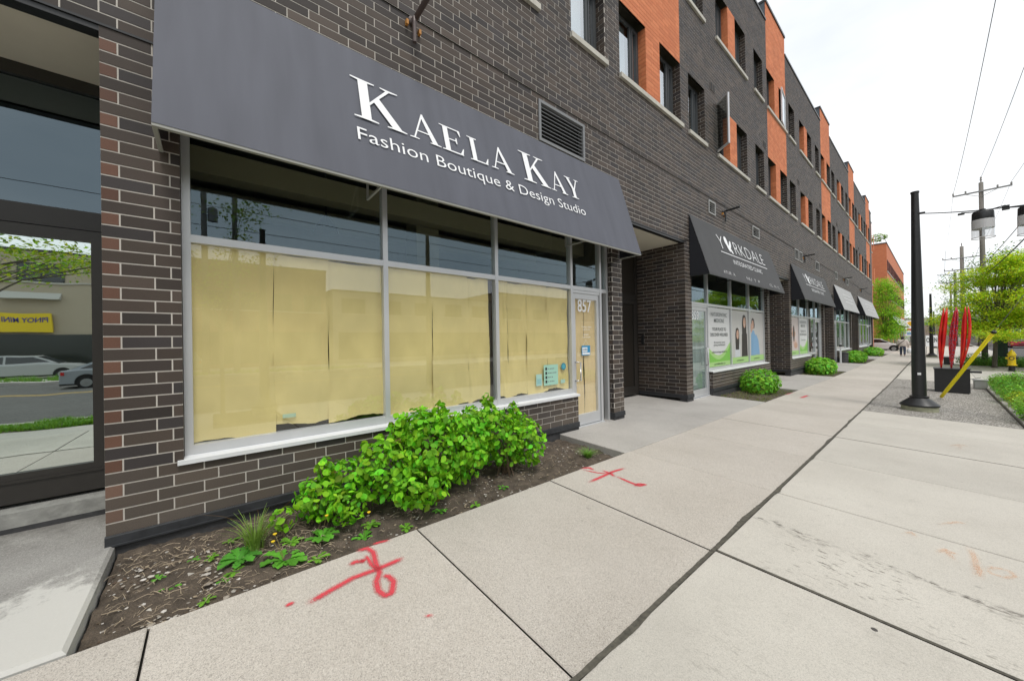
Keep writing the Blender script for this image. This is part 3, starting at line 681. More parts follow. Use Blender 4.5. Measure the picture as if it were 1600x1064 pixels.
# ------------------------------------------------------------------ paper behind the glass
M_paper = mat('yellow kraft paper', (.80, .655, .30), .85, noise=.08, nscale=2.0, bump=.6, bscale=3.5)
M_paper2 = mat('tan kraft paper', (.80, .62, .35), .85, noise=.06, nscale=3)
def paper(y0, y1, z0, z1, label, m, x=-.168, curl=.0, dx=0):
    b = MB(); nx, nz = 14, 30; V_ = []; Fc = []; ph = random.uniform(0, 9)
    for i in range(nx+1):
        for j in range(nz+1):
            u, v = i/nx, j/nz; y = y0+(y1-y0)*u+.008*math.sin(v*7+ph)*(1 if u in (0, 1) else 0); z = z0+(z1-z0)*v
            if j == 0: z += .022*math.sin(u*5+ph)+random.uniform(-.006, .006)
            if j == nz: z += .012*math.sin(u*4+ph*2)
            w_ = .006*math.sin(u*6+v*3+ph)+.005*math.sin(v*13+u*4+ph*3)+.004*math.sin(u*15-v*5+ph)+random.uniform(-.0015, .0015)
            edge = .010*max(0, 1-min(u, 1-u)*9)*(.5+.5*math.sin(v*5+ph))
            V_.append((x+dx-abs(w_)*1.6-edge, y, z))
    for i in range(nx):
        for j in range(nz): a = i*(nz+1)+j; Fc.append((a, a+nz+1, a+nz+2, a+1))
    k = len(V_); V_ += [(p[0]-.0015, p[1], p[2]) for p in V_]; Fc += [tuple(k+q for q in f[::-1]) for f in Fc]
    b.raw(V_, Fc); o = obj('paper_sheet', b, m, smooth=True); tag(o, label, 'paper sheet', 'kraft paper sheets covering the shop windows'); return o
for i, (a, c, z0, z1, lb) in enumerate(((-.15, .50, .70, 2.58, 'yellow kraft paper sheet at the left end of the widest papered window'), (.498, 1.022, .76, 2.57, 'yellow kraft paper sheet in the middle of the widest papered window'), (1.015, 1.64, .735, 2.56, 'yellow kraft paper sheet at the right end of the widest papered window, torn below'),
    (1.69, 2.33, .68, 2.58, 'yellow kraft paper sheet at the left of the second papered window'), (2.325, 2.915, .70, 2.57, 'yellow kraft paper sheet in the middle of the second papered window'), (2.90, 3.29, .72, 2.56, 'narrow kraft paper sheet at the right of the second papered window'),
    (3.43, 3.66, .72, 2.57, 'narrow kraft paper strip at the left of the third papered window'), (3.665, 4.08, .72, 2.56, 'kraft paper sheet left of centre in the third papered window'), (4.075, 4.57, .70, 2.58, 'kraft paper sheet behind the mint contact notice'), (4.56, 5.12, .73, 2.55, 'kraft paper sheet beside the glass door'))):
    paper(a, c, z0, z1, lb, M_paper, dx=-.002*(i % 2))
paper(5.26, 5.58, .12, 2.42, 'tan kraft paper sheet on the left half of the glass door', M_paper2, x=-.17)
paper(5.60, 5.97, .12, 2.42, 'tan kraft paper sheet on the right half of the glass door', M_paper2, x=-.17)
b = MB(); b.face([(-.185, -.2, .6), (-.185, 6.1, .6), (-.185, 6.1, 2.6), (-.185, -.2, 2.6)][::-1]); b.box(-.26, -.25, -.2, 6.2, .1, 2.62)
b = MB(); b.box(-.30, -.28, -.2, 6.2, .0, 2.62); obj('window_backing', b, mat('backing brown', (.10, .075, .04), .9), bld)
# small notices on the glass
GX = -.1485
def sticker(y, z, w_, h_, col, label, cat, draw=None, name='sticker', roundy=False):
    t = thing(name, label, cat, (GX, y, z))
    b = MB()
    if roundy: b.prism([(GX, y+w_/2*math.cos(a*math.pi/12), z+w_/2*math.sin(a*math.pi/12)) for a in range(24)], (.0012, 0, 0))
    else: b.box(GX, GX+.0012, y-w_/2, y+w_/2, z-h_/2, z+h_/2)
    obj('backing', b, mat('sticker '+label[:20], col, .5), t)
    if draw:
        for nm, mb_, m_ in draw: obj(nm, mb_, m_, t)
    return t
YU, ZU = (0, 1, 0), (0, 0, 1)
def poly(pts, x): return MB().face([(x, y, z) for y, z in pts])
M_ink = mat('black ink', (.02, .03, .03), .5); M_inkb = mat('blue ink', (.02, .17, .30), .5); M_inkg = mat('grey ink', (.18, .2, .2), .5)
mb = MB(); tx = []
for i in range(4):
    zz = 1.105-.075*i; mb.box(GX+.0013, GX+.002, 4.475, 4.52, zz-.02, zz+.03)
    tx.append(join(*[MB().box(GX+.0013, GX+.0019, 4.54+.045*q, 4.54+.045*q+(.036 if (q+i) % 3 else .026), zz-.004, zz+.012) for q in range((4, 5, 3, 4)[i])]))
sticker(4.62, 1.0, .36, .36, (.36, .62, .50), 'mint green contact notice with black social icons on the papered window', 'notice', [('icons', mb, M_ink), ('lettering', join(*tx), M_inkg)], 'contact_notice')
sticker(4.955, 1.13, .13, .13, (.03, .22, .30), 'round dark teal sticker beside the mint notice', 'sticker', [('ring', MB().lathe((GX+.0013, 4.955, 1.13), [(.045, 0), (.045, .0006)], 20, axis='x'), mat('teal ring', (.08, .36, .44), .5))], roundy=True)
sticker(4.32, .93, .14, .20, (.40, .62, .55), 'small pale mint sticker left of the contact notice', 'sticker', [('print', MB().box(GX+.0013, GX+.002, 4.27, 4.37, .86, .95), mat('mint print', (.28, .52, .5), .5))])
sticker(4.93, .86, .12, .07, (.36, .55, .45), 'tiny green sticker under the round teal one', 'sticker')
sticker(.62, .86, .12, .04, (.42, .55, .40), 'faded tape label low on the widest papered window', 'label')
X_ = -.1515
t857 = text('857', (X_, 5.385, 2.16), YU, ZU, .42, .235, bold=.012); obj('house_number', t857, M_sign, d0)
tx = [text('MONDAY - FRIDAY', (X_, 5.50, 1.85), YU, ZU, .30, .026), text('11AM TO 6PM', (X_, 5.53, 1.80), YU, ZU, .22, .024), text('SATURDAY', (X_, 5.55, 1.70), YU, ZU, .16, .026), text('11AM TO 5PM', (X_, 5.52, 1.65), YU, ZU, .24, .024)]
obj('opening_hours', join(*tx), M_sign, d0)
t = thing('closed_sign', 'small blue and white closed sign hung inside the glass door', 'sign', (X_, 5.62, 1.4)); b = MB(); b.box(X_, X_+.003, 5.49, 5.75, 1.31, 1.50); obj('board', b, mat('sign blue', (.03, .27, .50), .5), t)
b = MB(); b.box(X_+.003, X_+.004, 5.505, 5.66, 1.375, 1.465); b.box(X_+.003, X_+.004, 5.505, 5.735, 1.325, 1.36); obj('panel', b, M_sign, t)
obj('lettering', text('CLOSED', (X_+.0042, 5.51, 1.40), YU, ZU, .14, .042, bold=.01), M_inkb, t)
b = MB(); b.tube([(X_+.002, 5.53, 1.5), (X_+.002, 5.62, 1.62), (X_+.002, 5.71, 1.5)], .0015, 5); obj('cord', b, M_sign, t)
tag(obj('pale_backing', poly([(10.27, .15), (11.27, .15), (11.27, 2.42), (10.27, 2.42)], -.17), mat('pale door backing', (.24, .31, .29), .5, noise=.3, nscale=2.5, stretch=(1, 2, .6)), d1), None, None)  # pale sheet added behind the door glass to stand for the pale interior
obj('house_number', text('859', (X_, 10.34, 2.14), YU, ZU, .48, .25, bold=.012), M_sign, d1)
# window posters of the clinic
M_pw = mat('poster white', (.66, .67, .67), .5); M_pg = mat('poster green', (.20, .52, .07), .5); M_pg2 = mat('poster dark green', (.10, .36, .05), .5); M_pgl = mat('poster light green', (.38, .62, .22), .5)
M_hair = mat('printed dark hair', (.022, .016, .014), .5); M_skin = mat('printed skin', (.55, .33, .24), .5); M_bl = mat('printed blue shirt', (.20, .38, .58), .5); M_ph = mat('poster photo grey', (.52, .51, .49), .5, noise=.05, nscale=2); M_ws = mat('printed pale shirt', (.6, .62, .66), .5)
PX = -.1475
def wave(y0, y1, z0, hL, hR, dip): 
    pts = [(y0, z0)]+[(y1, z0)]; n = 14
    for i in range(n+1):
        u = 1-i/n; pts.append((y0+(y1-y0)*u, z0+hL+(hR-hL)*u-dip*math.sin(math.pi*u)))
    return pts
def text_poster(y0, y1, label, lines, grp):
    t = thing('window_poster', label, 'poster', (PX, (y0+y1)/2, .72), grp)
    obj('sheet', poly([(y0, .72), (y1, .72), (y1, 2.54), (y0, 2.54)], PX), M_pw, t)
    obj('wave', poly(wave(y0, y1, .72, .62, .75, .34), PX+.001), M_pgl, t); obj('wave', poly(wave(y0, y1, .72, .5, .62, .35), PX+.002), M_pg, t); obj('footer', poly([(y0, .72), (y1, .72), (y1, .86), (y0, .86)], PX+.003), M_pgl, t)
    w_ = y1-y0; L_ = []
    for (s, cz, fw, h, m) in lines: obj('lettering', text(s, (PX+.0035, (y0+y1)/2, cz), YU, ZU, w_*fw, h, cx=True, bold=.004), m, t)
    return t
g_ = 'clinic window posters'
text_poster(11.42, 13.2, 'white clinic poster reading naturopathic medicine, between the glass door and the family photo', [('NATUROPATHIC', 2.28, .72, .12, M_inkg), ('MEDICINE', 2.09, .45, .12, M_inkg), ('YOUR PLACE TO', 1.83, .62, .10, M_ink), ('DISCOVER WELLNESS', 1.66, .78, .10, M_ink), ('36 treatment rooms', 1.44, .50, .06, M_ink), ('great practitioners', 1.36, .52, .06, M_ink), ('clinicintegrated.ca', 1.14, .66, .06, M_ink), ('yorkdaleclinic.ca', .765, .5, .06, M_ink)], g_)
def photo_poster(y0, y1, label, figs, foot=True, m=M_ph):
    t = thing('window_poster', label, 'poster', (PX, (y0+y1)/2, .72), g_)
    obj('sheet', poly([(y0, .72), (y1, .72), (y1, 2.54), (y0, 2.54)], PX), m, t)
    for nm, pts, mm, k in figs: obj(nm, poly(pts, PX+.0008*k), mm, t)
    if foot:
        obj('footer', poly([(y0, .72), (y1, .72), (y1, .93), (y0, .93)], PX+.008), M_pgl, t)
        obj('lettering', text('yorkdaleclinic', (PX+.009, (y0+y1)/2, .79), YU, ZU, (y1-y0)*.4, .06, cx=True), M_ink, t)
    return t
def el(cy, cz, ry, rz, n=16, a0=0, a1=2*math.pi): return [(cy+ry*math.cos(a0+(a1-a0)*i/n), cz+rz*math.sin(a0+(a1-a0)*i/n)) for i in range(n)]
def child(cy, top, s, hair_len, shirt, side=1):
    f = [('hair', [(cy-.22*s, top-hair_len*s), (cy-.24*s, top-.3*s), (cy-.15*s, top-.05*s), (cy, top), (cy+.16*s, top-.06*s), (cy+.24*s, top-.3*s), (cy+.20*s, top-hair_len*s)], M_hair, 2)]
    f.append(('shirt', [(cy-.3*s, .93), (cy-.26*s, top-.75*s), (cy-.1*s, top-.55*s), (cy+.12*s, top-.55*s), (cy+.3*s, top-.75*s), (cy+.34*s, .93)], shirt, 1))
    f.append(('face', el(cy+.03*side*s, top-.30*s, .145*s, .20*s), M_skin, 3))
    f.append(('smile', el(cy+.035*side*s, top-.38*s, .05*s, .018*s), M_ws, 4))
    return f
photo_poster(13.28, 14.98, 'photo poster of a girl and a long haired woman smiling, in the middle clinic window', child(13.9, 1.95, .8, .95, M_ws)+child(14.6, 2.42, .95, 1.3, M_hair))
photo_poster(15.05, 16.74, 'photo poster of a dark haired person in a blue shirt, in the right clinic window', child(15.55, 2.33, .85, .45, M_bl, -1)+[('face', el(15.38, 1.95, .1, .17), M_skin, 5), ('shirt', [(15.4, .95), (15.5, 1.55), (15.9, 1.72), (16.15, 1.5), (16.3, .95)], M_bl, 6)])
photo_poster(20.55, 22.36, 'pinkish photo poster of joined hands in the farther clinic window', [('hand', el(21.3+.18*i, 1.9-.28*i+.12*(i % 2), .34, .15), M_skin if i % 2 else mat('printed pale skin', (.62, .45, .40), .5), i+1) for i in range(4)]+[('hair', el(21.5, 1.75, .14, .4), M_hair, 6)], m=mat('poster pale pink', (.60, .52, .50), .5))
text_poster(22.45, 24.28, 'white clinic poster with green wave beside the photo of hands', [('NATUROPATHIC', 2.28, .72, .12, M_inkg), ('MEDICINE', 2.09, .45, .12, M_inkg), ('YOUR PLACE TO', 1.83, .62, .10, M_ink), ('DISCOVER WELLNESS', 1.66, .78, .10, M_ink), ('treatment rooms', 1.40, .5, .06, M_ink)], g_)
M_film = mat('streaky grey window film', (.50, .50, .48), .6, noise=.3, nscale=3, stretch=(1, 1.6, .5))
for i, (a, c, lb) in enumerate(((32.66, 34.44, 'streaky grey window film in the pane beside the white post'), (34.56, 36.34, 'streaky grey window film in the middle pane behind the leafy bush'), (36.46, 38.2, 'streaky grey window film in the pane next to the far brick pier'))):
    tag(obj('window_film', poly([(a, .75), (c, .75), (c, 2.54), (a, 2.54)], -.165), M_film), lb, 'window film', 'grey films in the shop windows')
# ------------------------------------------------------------------ ground
M_side = concrete('warm sidewalk concrete', (.485, .445, .395), (.56, .52, .47), .5, .5, 240, .15, .30, slabs=True)
M_side2 = concrete('grey sidewalk concrete', (.50, .475, .425), (.585, .56, .505), .3, .3, 260, .12, .35, scar=True, slabs=True)
M_pave = concrete('plaza concrete', (.455, .435, .395), (.53, .51, .465), .3, .3, 200, .15, .35)
M_pad = concrete('entry pad concrete', (.38, .36, .335), (.46, .44, .41), .25, .2, 150, .2, .4)
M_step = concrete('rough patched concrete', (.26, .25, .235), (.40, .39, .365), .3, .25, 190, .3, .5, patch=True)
M_agg = concrete('exposed aggregate', (.24, .225, .20), (.32, .30, .27), .95, .8, 62, .9, .3)
M_joint = mat('dark joint dirt', (.035, .032, .026), .95, noise=.3, nscale=30, bump=.6)
M_road = concrete('asphalt', (.060, .060, .060), (.085, .085, .083), .7, .25, 130, .5, .3)
gxs = [-60, -12, 0, 1.3, 3.1, 5.4, 8.3, 22.3, 27, 80, 400]; gys = [-200, -60, -20, 0, 5, 10, 15, 20, 30, 60, 120, 300, 900]
def gz2(x, y): x_ = min(x, 8.3); return gz(x_, y)
def sheet(x0, x1, y0, y1, dz, nx=1, ny=1):
    ys = sorted(set([y0+(y1-y0)*j/ny for j in range(ny+1)]+([20.] if y0 < 20 < y1 else []))); xs = [x0+(x1-x0)*i/nx for i in range(nx+1)]; b = MB(); k = len(ys)
    V_ = [(x, y, gz2(x, y)+dz) for x in xs for y in ys]; Fc = [(i*k+j, (i+1)*k+j, (i+1)*k+j+1, i*k+j+1) for i in range(len(xs)-1) for j in range(k-1)]
    b.raw(V_, Fc); return b
b = MB(); V_ = []; 
for x in gxs:
    for y in gys: V_.append((x, y, gz2(x, y)-.33))
k = len(gys); b.raw(V_, [(i*k+j, (i+1)*k+j, (i+1)*k+j+1, i*k+j+1) for i in range(len(gxs)-1) for j in range(k-1)])
tag(obj('ground', b, mat('packed earth', (.13, .105, .075), .95, noise=.3, nscale=2, bump=.5)), kind='structure', label=None, cat=None)
def slab(b, x0, x1, y0, y1, th=.09, dz=0., ch=.008, m=0):
    """slab following the slope, chamfered top edges"""
    V_ = []
    for (xx, yy, z) in [(x0, y0, -th), (x1, y0, -th), (x1, y1, -th), (x0, y1, -th), (x0, y0, -ch), (x1, y0, -ch), (x1, y1, -ch), (x0, y1, -ch), (x0+ch, y0+ch, 0), (x1-ch, y0+ch, 0), (x1-ch, y1-ch, 0), (x0+ch, y1-ch, 0)]:
        V_.append((xx, yy, gz2(xx, yy)+z+dz))
    tone = random.Random(int(y0*100)+int(x0*7)).uniform(.95, 1.04); b.c = (b.c or [])+[[tone, tone*.995, tone*.985]]*9
    k = len(b.v); b.v += V_; b.f.append((k+8, k+9, k+10, k+11)); b.m.append(0)
    for a in (0, 4):
        for i in range(4): j = (i+1) % 4; b.f.append((k+a+i, k+a+j, k+a+4+j, k+a+4+i)); b.m.append(m if a == 0 else 0)
joints = [-8.85, -7.15, -5.45, -3.72, -2.0, -.30, 1.37, 3.06, 4.79, 6.57, 8.34, 10.1, 11.95, 13.75, 15.5, 17.3, 19.05]
while joints[-1] < 90: joints.append(joints[-1]+1.78)
b = MB(); random.seed(3)
for i, (a, c) in enumerate(zip(joints[:-1], joints[1:])):
    g_ = .008 if i % 2 == 0 or i < 9 else .004
    slab(b, 1.30, 3.086, a+g_*.7, c-g_*.7, dz=random.uniform(-.003, .003), m=1, ch=.005)
sw = obj('sidewalk', b, [M_side, M_joint]); tag(sw, None, None, kind='structure')
b = MB()
for i, (a, c) in enumerate(zip(joints[:-1], joints[1:])):
    ga = .016 if abs(a-3.06) < .1 else .009; gc = .016 if abs(c-3.06) < .1 else .009; a_, c_ = a+(.03 if a > 2 else 0)*(a < 4), c+(.03 if 2 < c < 4 else 0)
    if c < 12.2: slab(b, 3.114, 5.36, a_+ga, c_-gc, dz=random.uniform(-.003, .003), m=1, ch=.005); slab(b, 5.372, 8.1, a_+ga, c_-gc, m=1) if a > 0 else None
    elif a > 22: slab(b, 3.125, 5.36, a+.005, c-.005, m=1)
sw2 = obj('outer_sidewalk', b, [M_side2, M_joint]); tag(sw2, None, None, kind='structure')
b = sheet(3.11, 5.36, 12.02, 22.6, -.006, 4, 8); tag(obj('aggregate_paving', b, M_agg), None, None, kind='structure')
b = sheet(5.37, 8.1, 22.6, 34.6, -.006, 1, 4); b2 = sheet(5.37, 8.1, 40, 90, -.006, 1, 4); tag(obj('paving', join(b, b2, sheet(5.37, 6.5, -40, 0, -.01), sheet(6.5, 8.1, -1.2, 0, -.01)), M_pave), None, None, kind='structure')
b = sheet(1.28, 5.4, -8.8, 90, -.035, 1, 3); tag(obj('joint_bed', b, M_joint), None, None, kind='structure')
# the wide dirt-filled seam with a ragged edge
b = MB(); V_ = []; Fc = []; n = 1700; wl = wr = 0
for i in range(n+1):
    y = -4+i*.022; wl = .8*wl+.2*random.gauss(0, .008); wr = .8*wr+.2*random.gauss(0, .008); bl_ = .018*max(0, math.sin(y*1.9+1.3*math.sin(y*.7)))**9; br_ = .016*max(0, math.sin(y*2.7+2+math.sin(y*1.1)))**11
    V_ += [(3.10-.013-abs(wl)*1.3-bl_, y, gz2(3.1, y)+.0042), (3.10, y, gz2(3.1, y)+.0025), (3.10+.013+abs(wr)*1.3+br_, y, gz2(3.1, y)+.0042)]
for i in range(n): Fc += [(3*i, 3*i+1, 3*i+4, 3*i+3), (3*i+1, 3*i+2, 3*i+5, 3*i+4)]
V_ += [(3.12, 3.078, gz2(3.1, 3.1)+.003), (5.36, 3.078, gz2(5.36, 3.1)+.003), (5.36, 3.102, gz2(5.36, 3.1)+.003), (3.12, 3.102, gz2(3.1, 3.1)+.003)]; q = len(V_); Fc.append((q-4, q-3, q-2, q-1))
b.raw(V_, Fc); tag(obj('seam_filler', b, mat('asphalt seam filler', (.095, .088, .07), .95, noise=.45, nscale=30, bump=.8)), None, None, kind='structure')
# entry pads
b = MB()
for (a, c) in ((4.66, 11.38), (15.0, 21.4), (25.0, 32.3), (38.9, 43.6), (50, 56)):
    y = a
    for q in ((a, c) if c-a < 4 else (a, (a+c)/2), ((a+c)/2, c)) if c-a >= 4 else ((a, c),):
        slab(b, -2.0, 1.285, q[0]+.003, q[1]-.003, .22, .0)
tag(obj('entry_pad', b, M_pad), None, None, kind='structure')
b = MB(); slab(b, -2.2, 1.262, -8, -.615, .28, .008, .02); tag(obj('doorway_pad', b, M_step), None, None, kind='structure')
b = MB(); slab(b, -3, 1.28, 56.2, 90, .2, 0)
tag(obj('driveway', b, M_pad), None, None, kind='structure')
# road
b = sheet(8.45, 25.5, -150, 600, -.16, 2, 6); tag(obj('road', b, M_road), None, None, kind='structure')
b = join(sheet(18.6, 18.74, -150, 300, -.156), sheet(18.95, 19.09, -150, 300, -.156)); tag(obj('road_marking', b, mat('yellow road paint', (.55, .36, .05), .7, noise=.2)), None, None, kind='structure')
b = MB(); ys = [-150, 0, 20, 90, 300]
for (x0, x1) in ((8.28, 8.45), (25.5, 25.66)):
    for a, c in zip(ys[:-1], ys[1:]): b.obox((x0, a, gz2(8.3, a)-.3), (x1-x0, 0, 0), (0, c-a, gz2(8.3, c)-gz2(8.3, a)), (0, 0, .3))
tag(obj('kerb', b, M_pad), None, None, kind='structure')
tag(obj('far_sidewalk', join(sheet(25.66, 35, -150, 300, -.01, 1, 4), sheet(8.1, 8.28, -150, 300, -.005)), M_pave), None, None, kind='structure')
# planting-bed soil
def soil(x0, x1, y0, y1, name, dz=-.07, step=.04, amp=.03, hi=0.):
    nx, ny = max(2, int((x1-x0)/step)), max(2, int((y1-y0)/step)); X, Y_ = np.meshgrid(np.linspace(x0, x1, nx+1), np.linspace(y0, y1, ny+1), indexing='ij')
    Zb = .015-.0289*X-.0105*np.minimum(Y_, 20); r = rng.normal(size=X.shape)
    for _ in range(2): r = (r+np.roll(r, 1, 0)+np.roll(r, -1, 0)+np.roll(r, 1, 1)+np.roll(r, -1, 1))/5
    edge = np.clip((x1-X)/.15, 0, 1)
    Z = Zb+dz*(.45+.55*edge)+amp*r*1.2+amp*.6*np.sin(X*7+Y_*3)*np.sin(Y_*5)+hi*np.clip(np.sin((Y_-y0)/(y1-y0)*3.14), 0, 1)
    V = np.stack([X, Y_, Z], -1).reshape(-1, 3); I = np.arange((nx+1)*(ny+1)).reshape(nx+1, ny+1)
    Fq = np.stack([I[:-1, :-1], I[1:, :-1], I[1:, 1:], I[:-1, 1:]], -1).reshape(-1, 4)
    o = bigmesh(name, V, Fq, M_soil, smooth=True); tag(o, None, None, kind='structure'); return lambda x, y: gz2(x, y)+dz*(.45+.55*min(1, max(0, (x1-x)/.15)))
M_soil = mat('dark garden soil', (.090, .070, .052), .95, noise=.5, nscale=9, fine=.4, fscale=120, bump=1., bscale=70)
beds = [(0.0, 1.30, -.6, 4.68), (0.0, 1.30, 11.38, 15.0), (0.0, 1.3, 21.4, 25.0), (0.0, 1.3, 32.3, 38.9), (0, 1.3, 43.6, 50)]
sf = [soil(*q, 'soil_bed', dz=-.085 if i == 0 else -.05, step=.03 if i == 0 else .08) for i, q in enumerate(beds)]
soil(5.52, 8.1, 12.2, 22.4, 'soil_bed', -.03, .1, .04); soil(5.5, 8.1, 34.8, 40, 'soil_bed', -.0, .1, .04)
# bed kerbs on the road side
b = MB()
for (y0, y1) in ((12.1, 22.6), (34.6, 40.1)):
    b.obox((5.38, y0, gz2(5.4, y0)-.2), (.14, 0, 0), (0, y1-y0, gz2(5.4, y1)-gz2(5.4, y0)), (0, 0, .25)); 
    b.obox((5.38, y0-.12, gz2(5.4, y0)-.2), (2.7, 0, -.07), (0, .12, 0), (0, 0, .25)); b.obox((5.38, y1, gz2(5.4, y1)-.2), (2.7, 0, -.07), (0, .12, 0), (0, 0, .25))
tag(obj('bed_kerb', b, M_pad), None, None, kind='structure')
# ------------------------------------------------------------------ sprayed marks and scars (thin, lie on the slabs)
def spray(name, col, dens):
    m = bpy.data.materials.new(name); m.use_nodes = True; t = m.node_tree; P = t.nodes['Principled BSDF']; P.inputs['Base Color'].default_value = (*col, 1); P.inputs['Roughness'].default_value = .9; l = t.links.new
    tcn = t.nodes.new('ShaderNodeTexCoord'); n = t.nodes.new('ShaderNodeTexNoise'); n.inputs['Scale'].default_value = 160; n.inputs['Detail'].default_value = 3; l(tcn.outputs['Object'], n.inputs['Vector'])
    a = t.nodes.new('ShaderNodeAttribute'); a.attribute_name = 'Col'; s = t.nodes.new('ShaderNodeMath'); s.operation = 'MULTIPLY_ADD'; l(a.outputs['Fac'], s.inputs[0]); s.inputs[1].default_value = dens; l(n.outputs['Fac'], s.inputs[2])
    r = t.nodes.new('ShaderNodeMapRange'); r.inputs[1].default_value = .62; r.inputs[2].default_value = 1.15; l(s.outputs[0], r.inputs[0]); l(r.outputs[0], P.inputs['Alpha']); return m
M_red = spray('red marking paint', (.72, .06, .085), .62); M_org = spray('faded orange marking paint', (.85, .42, .18), .25)
def unproj(u, v, dz=.0045):
    d = F+RR*((u-800)/FPX)+UU*((532-v)/FPX); lo, hi = .1, 200.
    for _ in range(50):
        m = (lo+hi)/2; p = CAM+d*m
        if p.z-gz2(p.x, p.y)-dz > 0: lo = m
        else: hi = m
    return CAM+d*lo
def marks(name, strokes, m, parent, wd=.05):
    V_ = []; Fc = []; cols = []
    for st, ws in strokes:
        pts = [unproj(*p) for p in st]; P = []
        for i in range(len(pts)-1):
            for s in range(6): P.append(pts[i].lerp(pts[i+1], s/6))
        P.append(pts[-1]); k = len(V_)
        for i, p in enumerate(P):
            d = (P[min(i+1, len(P)-1)]-P[max(0, i-1)]); d.z = 0; d.normalize(); nn = Vector((-d.y, d.x, 0)); e = min(i, len(P)-1-i)/3; e = min(1, e)
            for j, q in enumerate((-1, -.5, 0, .5, 1)): 
                pp = p+nn*q*ws; V_.append((pp.x, pp.y, gz2(pp.x, pp.y)+.0045+.0012*(len(cols) % 3))); 
        for i in range(len(P)-1):
            for j in range(4):
                Fc.append((k+i*5+j, k+i*5+j+1, k+i*5+j+6, k+i*5+j+5)); e = min(1, (min(i, len(P)-2-i)+1)/4); cols.append([(1, e*1, 1)[1]*(.9 if j in (1, 2) else .45)]*3)
    V = np.array(V_, dtype=np.float32); o = bigmesh(name, V, np.array(Fc), m, parent, cols); return o
def cv(px, py, s, ox, oy): return (ox+px/s, oy+py/s)
c1 = lambda *p: [cv(a, b, 5, 400, 840) for a, b in p]
marks('paint_mark', [(c1((390, 520), (560, 420), (760, 310), (940, 245), (1060, 195), (1160, 150)), .032), (c1((780, 105), (870, 80), (915, 110), (935, 190), (965, 270), (940, 340), (955, 410), (1010, 450), (1060, 430), (1075, 340), (1040, 300), (985, 290)), .028),
    (c1((720, 215), (780, 185), (850, 175), (800, 190)), .03), (c1((850, 130), (880, 170), (905, 210), (950, 250)), .02), (c1((225, 540), (260, 515), (310, 500)), .02), (c1((900, 55), (960, 35), (1060, 12)), .02), (c1((1310, 610), (1390, 600)), .015)], M_red, sw)
c2 = lambda *p: [cv(a, b, 2.222, 880, 680) for a, b in p]
marks('paint_mark', [(c2((85, 165), (130, 145), (175, 125), (220, 112)), .03), (c2((60, 115), (90, 112), (110, 122)), .03), (c2((130, 120), (165, 132), (180, 145)), .03), (c2((180, 140), (230, 162), (265, 175), (285, 170), (262, 168), (245, 178)), .028), (c2((60, 118), (120, 130), (165, 133)), .02)], M_red, sw)
marks('paint_mark', [([(1250, 622), (1256, 620), (1264, 617)], .05), ([(1225, 617), (1240, 613)], .04)], M_red, sw)
marks('paint_mark', [(c2((1410, 385), (1430, 430), (1440, 490)), .03), (c2((1430, 440), (1445, 470), (1440, 495)), .03), (c2((1465, 465), (1500, 458), (1550, 470), (1570, 488), (1540, 495), (1490, 480), (1465, 462)), .02), (c2((1290, 408), (1330, 395), (1360, 410), (1330, 402), (1370, 440)), .025), (c2((1300, 308), (1370, 300), (1410, 310)), .02), (c2((1330, 38), (1380, 32), (1420, 42)), .03), (c2((1380, 30), (1375, 50)), .03), (c2((1180, 340), (1210, 335), (1225, 355)), .02)], M_org, sw2)
b = MB(); p = unproj(1366, 983, .002); b.lathe(p, [(.016, 0), (.014, .002)], 12); obj('gum_spot', b, mat('old gum', (.08, .075, .07), .9), sw2)
# manhole-like details omitted; pebbles, twigs and mulch in the near bed
def rocks(n, area, f, smin, smax, cols, name, flat=.6, kind='stuff', label=None, catg='pebbles'):
    V = []; Fq = []; C = []; ico = [(0, 0, 1), (.9, 0, .3), (.28, .85, .3), (-.72, .53, .3), (-.72, -.53, .3), (.28, -.85, .3), (0, 0, -.7)]
    ff = [(0, 1, 2), (0, 2, 3), (0, 3, 4), (0, 4, 5), (0, 5, 1), (6, 2, 1), (6, 3, 2), (6, 4, 3), (6, 5, 4), (6, 1, 5)]
    for i in range(n):
        x = random.uniform(area[0], area[1]); y = random.uniform(area[2], area[3]); s = smin+(smax-smin)*random.random()**3; an = random.random()*6.28; k = len(V); c_, s_ = math.cos(an), math.sin(an); z = f(x, y)+s*.2
        for p in ico:
            j = random.uniform(.7, 1.2); a, q, r = p[0]*j*s*1.3, p[1]*j*s, p[2]*s*flat*j; V.append((x+a*c_-q*s_, y+a*s_+q*c_, z+r))
        Fq += [tuple(k+q for q in t) for t in ff]; cc = random.choice(cols); kk = random.uniform(.8, 1.2); C += [[q*kk for q in cc]]*10
    o = bigmesh(name, np.array(V), np.array(Fq), mat('pebble', attr=True, rough=.85), cols=C); o['kind'] = kind
    if label: tag(o, label, catg)
    return o
random.seed(5)
sb = lambda x, y: sf[0](x, y)
rocks(4200, (.03, 1.28, -.58, 4.6), sb, .003, .016, [(.16, .13, .10), (.30, .27, .23), (.10, .075, .05), (.50, .47, .43), (.09, .06, .04), (.36, .29, .20)], 'pebbles', label='pale pebbles and crumbs of mulch on the dark soil of the near bed')
rocks(170, (.35, 1.22, -.58, .35), sb, .008, .028, [(.45, .42, .37), (.55, .52, .48), (.34, .30, .25)], 'pebbles', label='pale stones gathered beside the doorway pad')
rocks(700, (3.2, 5.3, 12.2, 22), lambda x, y: gz2(x, y)-.012, .004, .012, [(.30, .27, .23), (.15, .13, .11), (.45, .42, .38)], 'pebbles', label='tiny stones set in the exposed aggregate paving')
b = MB(); random.seed(8)
